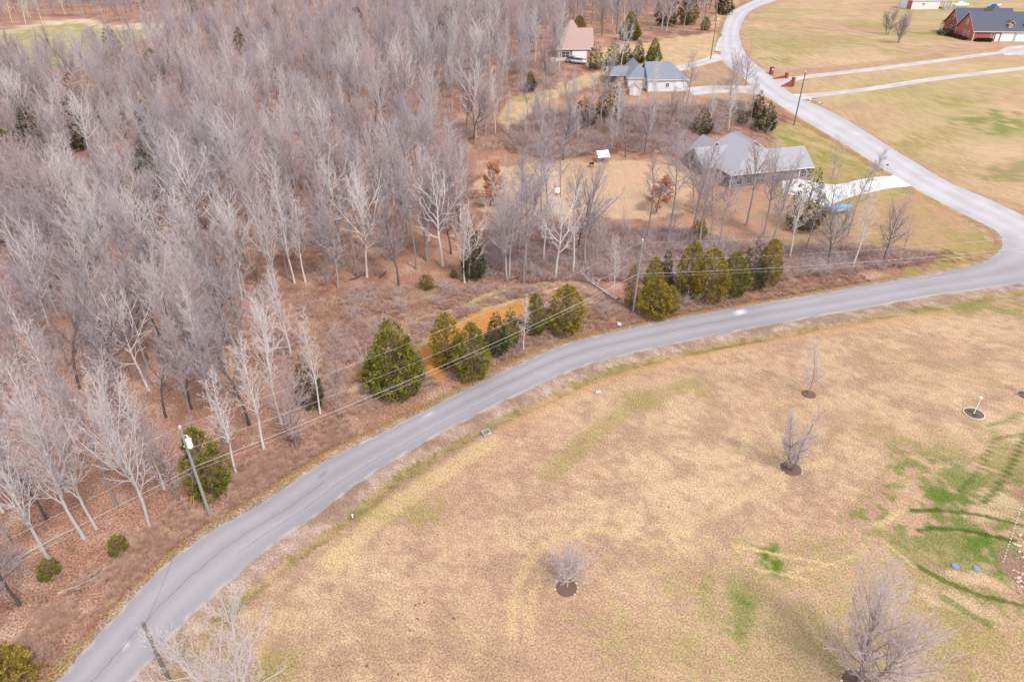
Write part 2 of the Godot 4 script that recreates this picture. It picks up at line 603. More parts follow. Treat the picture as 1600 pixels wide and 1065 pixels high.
func cedar_mesh(h: float, w: float, belly: float, point: float, clumps: int, per: int, cols: Array, sd: int, gap := 0.0) -> Array:
	# crown of scale-leaved sprays in clumps round a trunk; belly: height share of the widest ring
	rng.seed = sd
	var tk := MB.new()
	var pts := PackedVector3Array()
	var rad := PackedFloat32Array()
	for k in 6:
		var t := k / 5.0
		pts.append(Vector3(rng.randfn() * 0.04 * t, -0.3 + h * 0.95 * t, rng.randfn() * 0.04 * t))
		rad.append(h * 0.018 * (1.0 - 0.92 * t) + 0.012)
	tk.tube(pts, rad, 7, Color(0.2, 0.145, 0.11))
	var cr := MB.new()
	var lobes := []
	for k in 9:
		lobes.append(Vector3(rng.randf() * TAU, rng.randf(), rng.randf_range(-0.16, 0.2)))
	for k in clumps:
		var u := (k + rng.randf()) / clumps
		var t := 1.0 - sqrt(1.0 - u * 0.995) if point > 0.6 else u
		t = clampf(t + rng.randfn() * 0.02, 0.0, 1.0)
		var prof: float
		if t < belly:
			prof = lerpf(0.62, 1.0, sin(t / belly * PI * 0.5))
		else:
			var sh := (t - belly) / (1.0 - belly)
			prof = lerpf(sqrt(maxf(0.0, 1.0 - sh * sh)), 1.0 - sh, point)
		var a := rng.randf() * TAU
		var bump := 1.0
		for l in lobes:
			bump += l.z * exp(-pow(wrapf(a - l.x, -PI, PI) / 0.6, 2.0) - pow((t - l.y) / 0.16, 2.0))
		var rr := w * 0.5 * prof * bump * (1.06 - 0.52 * pow(rng.randf(), 2.0)) + 0.05
		if rng.randf() < 0.12:
			rr *= rng.randf_range(1.05, 1.22)
		var y := h * (0.05 + 0.93 * t)
		var c := Vector3(cos(a) * rr, y, sin(a) * rr)
		var out := Vector3(cos(a), 0.55, sin(a)).normalized()
		if gap > 0.0 and rng.randf() < gap:
			continue
		# branch that carries the clump
		cr.spike(Vector3(0, maxf(y - rr * 0.5, 0.1), 0), c, 0.018, Color(0.16, 0.11, 0.08))
		var tone: Color = cols[0].lerp(cols[1], clampf(pow(rng.randf(), 1.3) + rng.randfn() * 0.1, 0, 1))
		var size := lerpf(0.34, 0.22, t) * (w / 5.0 * 0.5 + 0.5)
		for s in per:
			var dirn := (out + Vector3(rng.randfn(), rng.randfn() + 0.25, rng.randfn()) * 0.75).normalized()
			var b := c + Vector3(rng.randfn(), rng.randfn() * 0.8, rng.randfn()) * size * 0.5
			var e := b + dirn * size * rng.randf_range(0.6, 1.3)
			var sd2 := dirn.cross(Vector3(rng.randfn(), rng.randfn(), rng.randfn())).normalized() * size * 0.17
			var up := dirn.cross(sd2).normalized() * size * 0.10
			var tn := tone.lerp(cols[2], rng.randf() * 0.35)
			var m := b.lerp(e, 0.45)
			cr.tri(b, m + sd2 + up, e, tn)
			cr.tri(b, e, m - sd2 + up, tn)
			cr.tri(b, m - sd2 * 0.3 - up * 1.6, e, tn)
	return [tk.mesh(M.bark), cr.mesh(M.leaf)]

func tree_thing(called: String, meshes: Array, pos: Vector3, turn: float, size: Vector3, label: String, category: String, group := "") -> Node3D:
	var o := thing(called, label, category, pos, turn, group)
	o.scale = size
	put_mesh("trunk", meshes[0], o)
	put_mesh("crown", meshes[1], o)
	return o

func leafy_q_mesh(q: Dictionary, sd: int, leaves: int, a: Color, b: Color, leaf: float) -> Array:
	var m := tree_mesh(q, sd)
	var cr: MB = m[1]
	var lv := MB.new()
	var total := cr.v.size()
	for k in leaves:
		var p := cr.v[rng.randi() % total] + Vector3(rng.randfn(), rng.randfn(), rng.randfn()) * 0.10
		var x := Vector3(rng.randfn(), rng.randfn(), rng.randfn()).normalized()
		var y := x.cross(Vector3(rng.randfn(), rng.randfn(), rng.randfn())).normalized()
		var s := leaf * rng.randf_range(0.7, 1.3)
		var tn := a.lerp(b, rng.randf())
		lv.tri(p - x * s, p + y * s * 0.6, p + x * s, tn)
		lv.tri(p - x * s, p + x * s, p - y * s * 0.5 + x.cross(y) * s * 0.3, tn)
	return [m[0].mesh(M.bark), cr.mesh(M.twig), lv.mesh(M.leaf)]

func tuft_mesh(sd: int, blades: int, h: float, spread: float, a: Color, b: Color, w: float) -> ArrayMesh:
	rng.seed = sd
	var m := MB.new()
	for k in blades:
		var ang := rng.randf() * TAU
		var o := Vector3(cos(ang), 0, sin(ang)) * spread * sqrt(rng.randf())
		var lean := Vector3(rng.randfn(), 0, rng.randfn()) * 0.35 + o * 0.25 / spread
		var hh := h * rng.randf_range(0.45, 1.1)
		var side := Vector3(-sin(ang), 0, cos(ang)) * w
		var tip := o + Vector3(lean.x * hh, hh, lean.z * hh)
		var tn := a.lerp(b, rng.randf())
		m.tri(o - side, tip, o + side, tn)
		var s2 := Vector3(cos(ang), 0, sin(ang)) * w
		m.tri(o - s2, tip, o + s2, tn)
	return m.mesh(M.leaf)

func bramble_mesh(sd: int, canes: int, h: float, spread: float, a: Color, b: Color, leaves := 0) -> ArrayMesh:
	rng.seed = sd
	var m := MB.new()
	for k in canes:
		var ang := rng.randf() * TAU
		var o := Vector3(cos(ang), 0, sin(ang)) * spread * 0.6 * sqrt(rng.randf())
		var d := (Vector3(cos(ang) * 0.5, 1.0, sin(ang) * 0.5) + Vector3(rng.randfn(), 0, rng.randfn()) * 0.35).normalized()
		var hh := h * rng.randf_range(0.5, 1.1)
		var tn := a.lerp(b, rng.randf())
		var mid := o + d * hh * 0.6
		var tip := mid + (d + Vector3(rng.randfn() * 0.5, -0.35, rng.randfn() * 0.5)).normalized() * hh * 0.5
		m.tube(PackedVector3Array([o - Vector3(0, 0.1, 0), mid, tip]), PackedFloat32Array([0.012, 0.009, 0.004]), 3, tn)
		for s in 5:
			var t := rng.randf_range(0.25, 0.95)
			var p := o.lerp(mid, t / 0.6) if t < 0.6 else mid.lerp(tip, (t - 0.6) / 0.4)
			var e := p + (Vector3(rng.randfn(), rng.randfn() * 0.5 + 0.4, rng.randfn())).normalized() * hh * rng.randf_range(0.2, 0.42)
			m.spike(p, e, 0.0075, tn)
			m.spike(p.lerp(e, 0.5), p.lerp(e, 0.5) + (Vector3(rng.randfn(), rng.randfn() + 0.3, rng.randfn())).normalized() * hh * 0.2, 0.006, tn)
		for s in leaves:
			var p := o.lerp(tip, rng.randf()) + Vector3(rng.randfn(), rng.randfn(), rng.randfn()) * 0.12
			var x := Vector3(rng.randfn(), rng.randfn(), rng.randfn()).normalized() * 0.06
			var y := x.cross(Vector3(rng.randfn(), rng.randfn(), rng.randfn())).normalized() * 0.04
			m.tri(p - x, p + y, p + x, tn)
			m.tri(p - x, p + x, p - y, tn)
	return m.mesh(M.leaf)

func scatter(called: String, meshes: Array, xf: Array, parent: Node3D) -> void:
	# one MultiMesh per mesh; xf: an array of transforms for each
	for k in meshes.size():
		var t: Array = xf[k]
		if t.is_empty():
			continue
		var mm := MultiMesh.new()
		mm.transform_format = MultiMesh.TRANSFORM_3D
		mm.mesh = meshes[k]
		mm.instance_count = t.size()
		for i in t.size():
			mm.set_instance_transform(i, t[i])
		var o := MultiMeshInstance3D.new()
		o.multimesh = mm
		o.name = called
		o.set_meta("kind", "stuff")
		parent.add_child(o, true)

# ---------------------------------------------------------------- the scene
func _ready() -> void:
	# camera, sky, sun, exposure
	var cam := Camera3D.new()
	cam.name = "camera"
	cam.position = Vector3(0, 48, 0)
	cam.rotation_degrees = Vector3(-32.0, 0, 0)
	cam.fov = 53.09
	cam.near = 0.5
	cam.far = 6000.0
	add_child(cam)
	var sky_mat := ProceduralSkyMaterial.new()
	sky_mat.sky_top_color = Color(0.83, 0.835, 0.87)
	sky_mat.sky_horizon_color = Color(0.88, 0.87, 0.88)
	sky_mat.sky_curve = 0.25
	sky_mat.ground_horizon_color = Color(0.75, 0.72, 0.70)
	sky_mat.ground_bottom_color = Color(0.45, 0.40, 0.36)
	sky_mat.sun_angle_max = 1.0
	var sky := Sky.new()
	sky.sky_material = sky_mat
	var env := Environment.new()
	env.background_mode = Environment.BG_SKY
	env.sky = sky
	env.background_energy_multiplier = 0.72
	env.tonemap_mode = Environment.TONE_MAPPER_LINEAR
	env.tonemap_exposure = 2.62
	env.sdfgi_enabled = true
	env.ssao_enabled = true
	env.ssil_enabled = true
	var we := WorldEnvironment.new()
	we.name = "environment"
	we.environment = env
	add_child(we)
	var sun := DirectionalLight3D.new()
	sun.name = "sun"
	sun.light_energy = 0.5
	sun.light_color = Color(1.0, 0.965, 0.935)
	sun.light_angular_distance = 10.0
	sun.shadow_enabled = true
	sun.rotation_degrees = Vector3(-52, 38, 0)
	add_child(sun)

	n_big.seed = 3; n_big.frequency = 0.022; n_big.fractal_octaves = 4
	n_mid.seed = 11; n_mid.frequency = 0.16; n_mid.fractal_octaves = 3
	n_fine.seed = 23; n_fine.frequency = 0.62; n_fine.fractal_octaves = 2
	make_materials()
	make_roads()
	make_areas()
	make_ground()
	make_settlement()
	make_utilities()
	make_small_things()
	make_cedars()
	make_bare_trees()
	make_undergrowth()

func make_materials() -> void:
	M.lawn = vmat(1.0)
	M.lawn.albedo_texture = grain(5, 0.085, 6, 0.42, 1.0, 2048, Vector3(1.0, 0.93, 0.85))
	M.litter = vmat(1.0)
	M.litter.albedo_texture = grain(8, 0.075, 5, 0.26, 1.0, 2048, Vector3(1.0, 0.9, 0.84))
	M.bark = vmat(0.95)
	M.twig = vmat(0.95)
	M.leaf = vmat(0.8)
	M.plant = mat(Color(0.10, 0.13, 0.05), 0.9)
	M.asphalt = vmat(0.92)
	M.asphalt.albedo_texture = grain(17, 0.2, 3, 0.78, 1.0, 512)

func make_roads() -> void:
	var l := PackedVector2Array([Vector2(-34.39, -25.43), Vector2(-33.53, -29.36), Vector2(-32.38, -33.61), Vector2(-30.41, -39.51), Vector2(-27.61, -43.84), Vector2(-24.14, -47.20), Vector2(-19.51, -53.16), Vector2(-13.38, -58.54), Vector2(-6.43, -65.05), Vector2(1.62, -71.85), Vector2(7.78, -76.26), Vector2(15.71, -79.70), Vector2(25.25, -83.37), Vector2(35.22, -86.52), Vector2(49.22, -91.08), Vector2(64.46, -96.01), Vector2(74.41, -99.59), Vector2(80.55, -103.70), Vector2(83.56, -106.98), Vector2(85.22, -110.56), Vector2(85.23, -113.72), Vector2(82.73, -120.50), Vector2(79.03, -130.02), Vector2(73.58, -147.69), Vector2(66.98, -165.00), Vector2(63.12, -176.49), Vector2(60.71, -189.30), Vector2(59.05, -199.75), Vector2(59.91, -209.09), Vector2(63.60, -223.82), Vector2(71.90, -253.24), Vector2(84.77, -293.71), Vector2(95.80, -317.62), Vector2(105.96, -337.43), Vector2(120.75, -362.68), Vector2(145.58, -395.27)])
	var r := PackedVector2Array([Vector2(-29.10, -25.43), Vector2(-28.10, -29.36), Vector2(-26.78, -33.05), Vector2(-24.56, -37.41), Vector2(-21.79, -41.90), Vector2(-18.21, -46.29), Vector2(-14.03, -51.63), Vector2(-9.40, -56.29), Vector2(-3.99, -61.15), Vector2(2.45, -66.20), Vector2(8.40, -70.55), Vector2(17.49, -74.69), Vector2(26.17, -77.87), Vector2(35.29, -80.89), Vector2(49.38, -85.39), Vector2(63.30, -89.66), Vector2(74.09, -92.54), Vector2(83.47, -94.91), Vector2(94.36, -101.86), Vector2(98.06, -109.60), Vector2(95.04, -114.46), Vector2(91.73, -123.61), Vector2(87.06, -132.21), Vector2(82.17, -148.31), Vector2(76.48, -165.37), Vector2(70.26, -176.90), Vector2(68.41, -190.28), Vector2(67.37, -198.62), Vector2(67.05, -207.74), Vector2(69.63, -223.82), Vector2(77.56, -253.24), Vector2(91.77, -293.71), Vector2(103.33, -317.62), Vector2(115.65, -337.43), Vector2(128.50, -356.77), Vector2(150.39, -381.59)])
	var s := smooth_pair(l, r, 8)
	for k in s[0].size():
		if k % 4 == 0:
			road_c.append((s[0][k] + s[1][k]) * 0.5)
			road_h.append(s[0][k].distance_to(s[1][k]) * 0.5)
			if road_c[-1].distance_to(Vector2(83.56, -106.98)) < 12.0:
				far_from = minf(far_from, road_c.size() + 0.0)
	for k in road_c.size() - 1:
		var n := ceili(road_c[k].distance_to(road_c[k + 1]) / 4.0)
		for t in n + 1:
			var c := road_c[k].lerp(road_c[k + 1], float(t) / n)
			for dx in range(-4, 5):
				for dz in range(-4, 5):
					var key := Vector2i(floori(c.x / 4.0) + dx, floori(c.y / 4.0) + dz)
					if not road_cells.has(key):
						road_cells[key] = []
					if not road_cells[key].has(k):
						road_cells[key].append(k)
	for k in road_c.size():
		lawn_poly.append(road_c[k])
	lawn_poly.append_array(PackedVector2Array([Vector2(900, -470), Vector2(900, 60), Vector2(-70, 60), Vector2(-40, 0)]))
	road_marks = [[Vector2(32.32, -84.46), 0.55, Color(0.62, 0.6, 0.6), 0.9], [Vector2(-15.90, -56.18), 0.3, Color(0.65, 0.63, 0.62), 1.0], [Vector2(-29.90, -32.33), 0.2, Color(0.62, 0.6, 0.6), 0.45],
		[Vector2(-19.05, -51.45), 0.3, Color(0.15, 0.13, 0.15), 0.7], [Vector2(-9.41, -61.03), 0.3, Color(0.5, 0.47, 0.47), 0.6]]
	for k in s[0].size():
		# crumbled edges
		var ea: Vector2 = s[0][k]
		var eb: Vector2 = s[1][k]
		var n: Vector2 = (ea - eb).normalized()
		s[0][k] = ea + n * 0.22 * n_fine.get_noise_2d(ea.x * 0.8, ea.y * 0.8)
		s[1][k] = eb - n * 0.28 * n_fine.get_noise_2d(eb.x * 0.8, eb.y * 0.8)
	var road := ribbon(s[0], s[1], 0.06, 14, asphalt, M.asphalt, "road", "grey two lane asphalt road bending past the wood and lawns")
	var tar := mat(Color(0.09, 0.085, 0.09), 0.8)
	for g in [[2, 46, 0.47], [30, 70, 0.72], [64, 104, 0.46], [110, 126, 0.3]]:
		# sealed seams along the lanes
		var b := MB.new()
		for k in range(g[0], g[1]):
			var t: float = g[2] + 0.012 * n_fine.get_noise_2d(k * 1.3, g[0])
			var t2: float = t + 0.007 + 0.004 * n_fine.get_noise_2d(k * 2.1, 50.0)
			for tt in [t, t2]:
				var q: Vector2 = (s[0][k] as Vector2).lerp(s[1][k], tt)
				b.v.append(Vector3(q.x, terr(q.x, q.y) + 0.066, q.y)); b.n.append(Vector3.UP); b.c.append(Color.WHITE); b.uv.append(q)
			if k > g[0]:
				var e := b.v.size() - 4
				b.i.append_array(PackedInt32Array([e, e + 2, e + 1, e + 1, e + 2, e + 3]))
		part("tar_seam", b, tar, road)
	var a := lane(PackedVector2Array([Vector2(68.35, -185.55), Vector2(75.65, -188.58), Vector2(82.30, -190.77), Vector2(102.79, -196.97), Vector2(125.29, -205.14), Vector2(139.88, -210.83), Vector2(151.05, -213.40)]), 1.15, 1.6)
	ribbon(a[0], a[1], 0.035, 6, stone_dust, M.asphalt, "driveway", "pale gravel driveway running to the red brick house")
	a = lane(PackedVector2Array([Vector2(70.29, -175.47), Vector2(78.39, -177.31), Vector2(91.77, -181.10), Vector2(112.35, -188.35), Vector2(138.90, -196.16), Vector2(165.42, -204.52)]), 1.1, 0.8)
	ribbon(a[0], a[1], 0.035, 6, stone_dust, M.asphalt, "driveway", "narrow gravel lane crossing the field below the brick house driveway")
	a = lane(PackedVector2Array([Vector2(60.13, -207.74), Vector2(54.42, -202.68), Vector2(48.31, -198.07), Vector2(42.21, -194.31)]), 1.9, 1.0)
	ribbon(a[0], a[1], 0.035, 5, stone_dust, M.asphalt, "driveway", "pale driveway from the road to the white sided house")
	a = lane(PackedVector2Array([Vector2(63.10, -179.82), Vector2(56.84, -180.67), Vector2(50.25, -180.25), Vector2(44.81, -178.97)]), 2.6, 1.0)
	ribbon(a[0], a[1], 0.03, 5, stone_dust, M.asphalt, "driveway", "gravel parking apron beside the white garage")
	a = smooth_pair(PackedVector2Array([Vector2(141.30, -212.65), Vector2(143.75, -214.95), Vector2(148.86, -219.10), Vector2(162.73, -222.82)]), PackedVector2Array([Vector2(140.69, -208.41), Vector2(143.43, -208.41), Vector2(146.17, -208.41), Vector2(158.02, -209.78)]), 6)
	ribbon(a[0], a[1], 0.045, 5, stone_dust, M.asphalt, "apron", "pale paved apron before the brick house garage doors")
	a = smooth_pair(PackedVector2Array([Vector2(80.17, -130.84), Vector2(76.26, -130.02), Vector2(73.26, -129.20), Vector2(69.22, -127.58), Vector2(66.01, -126.38), Vector2(63.13, -124.66), Vector2(58.77, -122.05), Vector2(56.60, -125.19), Vector2(52.52, -127.85)]), PackedVector2Array([Vector2(78.30, -136.14), Vector2(76.52, -134.72), Vector2(72.35, -134.02), Vector2(67.66, -132.21), Vector2(64.69, -131.11), Vector2(62.66, -131.11), Vector2(61.05, -131.94), Vector2(58.07, -133.32), Vector2(54.38, -133.88)]), 8)
	var drive := Node3D.new()
	drive.name = numbered("driveway")
	add_child(drive)
	tag(drive, "white concrete driveway curving to the grey roofed house", "road", "", "structure")
	for k in range(0, a[0].size() - 1, 8):
		# poured slabs with open joints
		var sl: PackedVector2Array = (a[0] as PackedVector2Array).slice(k, k + 9)
		var sr: PackedVector2Array = (a[1] as PackedVector2Array).slice(k, k + 9)
		sl[sl.size() - 1] = sl[-1].lerp(sl[-2], 0.12)
		sr[sr.size() - 1] = sr[-1].lerp(sr[-2], 0.12)
		var o := ribbon(sl, sr, 0.05, 5, concrete_col, M.asphalt, "slab", "")
		o.remove_meta("kind"); o.remove_meta("category")
		o.reparent(drive)
		o.name = "slab_%03d" % k
	a = lane(PackedVector2Array([Vector2(67.57, -235.99), Vector2(64.73, -228.22), Vector2(61.83, -219.10), Vector2(59.87, -212.65)]), 0.9)
	ribbon(a[0], a[1], 0.035, 4, stone_dust, M.asphalt, "gravel_pulloff", "small white gravel pull off at the road edge")

func make_areas() -> void:
	var dry := Color(0.52, 0.36, 0.24)
	area(PackedVector2Array([Vector2(-30.20, -72.60), Vector2(-30.46, -86.02), Vector2(-23.40, -92.56), Vector2(-9.87, -94.04), Vector2(5.87, -92.97), Vector2(15.13, -88.86), Vector2(17.06, -85.95), Vector2(12.47, -81.94), Vector2(0.00, -72.58), Vector2(-7.74, -67.25), Vector2(-17.29, -60.57), Vector2(-23.99, -61.38)]), Color(0.30, 0.175, 0.13), Color(0.42, 0.285, 0.205), false)
	area(PackedVector2Array([Vector2(-13.75, -78.03), Vector2(-10.02, -84.46), Vector2(-3.80, -89.46), Vector2(4.93, -94.04), Vector2(7.02, -92.54), Vector2(0.00, -87.49), Vector2(-7.16, -82.47), Vector2(-9.45, -78.03), Vector2(-10.96, -74.39), Vector2(-13.35, -74.85)]), STRAW, Color(0.40, 0.33, 0.2), true)
	area(PackedVector2Array([Vector2(-23.15, -66.99), Vector2(-19.58, -72.58), Vector2(-15.50, -72.58), Vector2(-15.64, -68.33), Vector2(-19.74, -65.43)]), STRAW, Color(0.44, 0.34, 0.25), true)
	area(PackedVector2Array([Vector2(-8.18, -66.99), Vector2(-11.52, -69.15), Vector2(-12.29, -74.39), Vector2(-10.67, -78.20), Vector2(-7.16, -82.47), Vector2(-3.94, -85.20), Vector2(0.00, -87.88), Vector2(2.83, -88.66), Vector2(3.52, -86.33), Vector2(-0.89, -81.94), Vector2(-4.71, -77.54), Vector2(-7.84, -74.85), Vector2(-8.21, -71.12)]), CLAY, Color(0.52, 0.27, 0.10), true)
	area(PackedVector2Array([Vector2(-4.01, -140.17), Vector2(4.05, -141.76), Vector2(26.98, -142.13), Vector2(34.37, -138.46), Vector2(37.34, -127.86), Vector2(33.23, -120.01), Vector2(23.18, -116.27), Vector2(9.48, -119.77), Vector2(0.00, -118.65), Vector2(-5.75, -121.44), Vector2(-7.41, -131.92)]), dry, Color(0.50, 0.37, 0.26), true)
	area(PackedVector2Array([Vector2(34.85, -127.87), Vector2(53.52, -127.85), Vector2(58.61, -121.27), Vector2(59.06, -116.20), Vector2(62.89, -106.51), Vector2(56.99, -105.33), Vector2(47.71, -106.51), Vector2(35.58, -110.08), Vector2(30.12, -116.23)]), Color(0.36, 0.26, 0.17), LITTER, true)
	area(PackedVector2Array([Vector2(57.66, -157.69), Vector2(66.27, -161.81), Vector2(72.53, -144.93), Vector2(76.71, -132.49), Vector2(79.03, -129.20), Vector2(82.39, -118.72), Vector2(84.20, -112.50), Vector2(82.41, -106.51), Vector2(77.58, -101.86), Vector2(64.04, -95.79), Vector2(59.62, -94.91), Vector2(70.81, -102.55), Vector2(69.05, -105.80), Vector2(62.68, -106.04), Vector2(58.87, -115.70), Vector2(55.76, -119.99), Vector2(50.84, -125.19), Vector2(56.80, -144.93)]), Color(0.42, 0.31, 0.165), Color(0.30, 0.26, 0.10), true)
	area(PackedVector2Array([Vector2(59.32, -119.99), Vector2(77.17, -127.85), Vector2(81.99, -117.96), Vector2(82.95, -111.28), Vector2(74.64, -104.17), Vector2(69.05, -105.80), Vector2(62.89, -106.51)]), Color(0.42, 0.27, 0.17), Color(0.38, 0.29, 0.15), true)
	area(PackedVector2Array([Vector2(-0.74, -160.74), Vector2(7.94, -175.00), Vector2(17.19, -182.08), Vector2(25.01, -186.47), Vector2(31.52, -191.60), Vector2(20.77, -195.07), Vector2(9.90, -183.39), Vector2(0.82, -180.81), Vector2(-4.56, -165.13)]), STRAW, Color(0.42, 0.33, 0.19), true)
	area(PackedVector2Array([Vector2(23.62, -216.35), Vector2(38.75, -222.84), Vector2(68.24, -245.78), Vector2(58.98, -204.52), Vector2(46.31, -193.28), Vector2(34.64, -195.51), Vector2(22.88, -199.09), Vector2(18.84, -203.49)]), STRAW, Color(0.46, 0.34, 0.2), true)
	area(PackedVector2Array([Vector2(46.31, -193.28), Vector2(59.60, -207.08), Vector2(61.30, -188.35), Vector2(63.64, -176.08), Vector2(54.89, -172.89), Vector2(44.39, -175.27), Vector2(42.14, -180.25)]), Color(0.42, 0.31, 0.2), Color(0.36, 0.25, 0.18), true)
	area(PackedVector2Array([Vector2(-249.63, -351.11), Vector2(-259.81, -409.76), Vector2(-240.91, -420.42), Vector2(-220.21, -399.60), Vector2(-206.85, -394.69), Vector2(-184.60, -404.62), Vector2(-174.48, -376.11), Vector2(-176.67, -332.49), Vector2(-173.10, -303.19), Vector2(-179.41, -273.21), Vector2(-196.44, -265.94)]), Color(0.30, 0.30, 0.13), Color(0.44, 0.37, 0.22), true)
	area(PackedVector2Array([Vector2(-265.94, -376.11), Vector2(-262.91, -415.03), Vector2(-245.36, -428.76), Vector2(-220.34, -404.62), Vector2(-186.08, -409.76), Vector2(-180.40, -394.69), Vector2(-202.24, -385.19), Vector2(-217.93, -389.89), Vector2(-235.93, -409.76), Vector2(-253.82, -399.60), Vector2(-252.21, -355.06)]), Color(0.58, 0.5, 0.42), STRAW, true)
	area(PackedVector2Array([Vector2(73.07, -261.12), Vector2(89.03, -308.52), Vector2(107.92, -351.03), Vector2(108.43, -368.79), Vector2(83.79, -308.52), Vector2(67.54, -253.24)]), Color(0.42, 0.25, 0.17), STRAW, true)
	# greener and barer patches in the lawns
	var rich := Color(0.085, 0.17, 0.02)
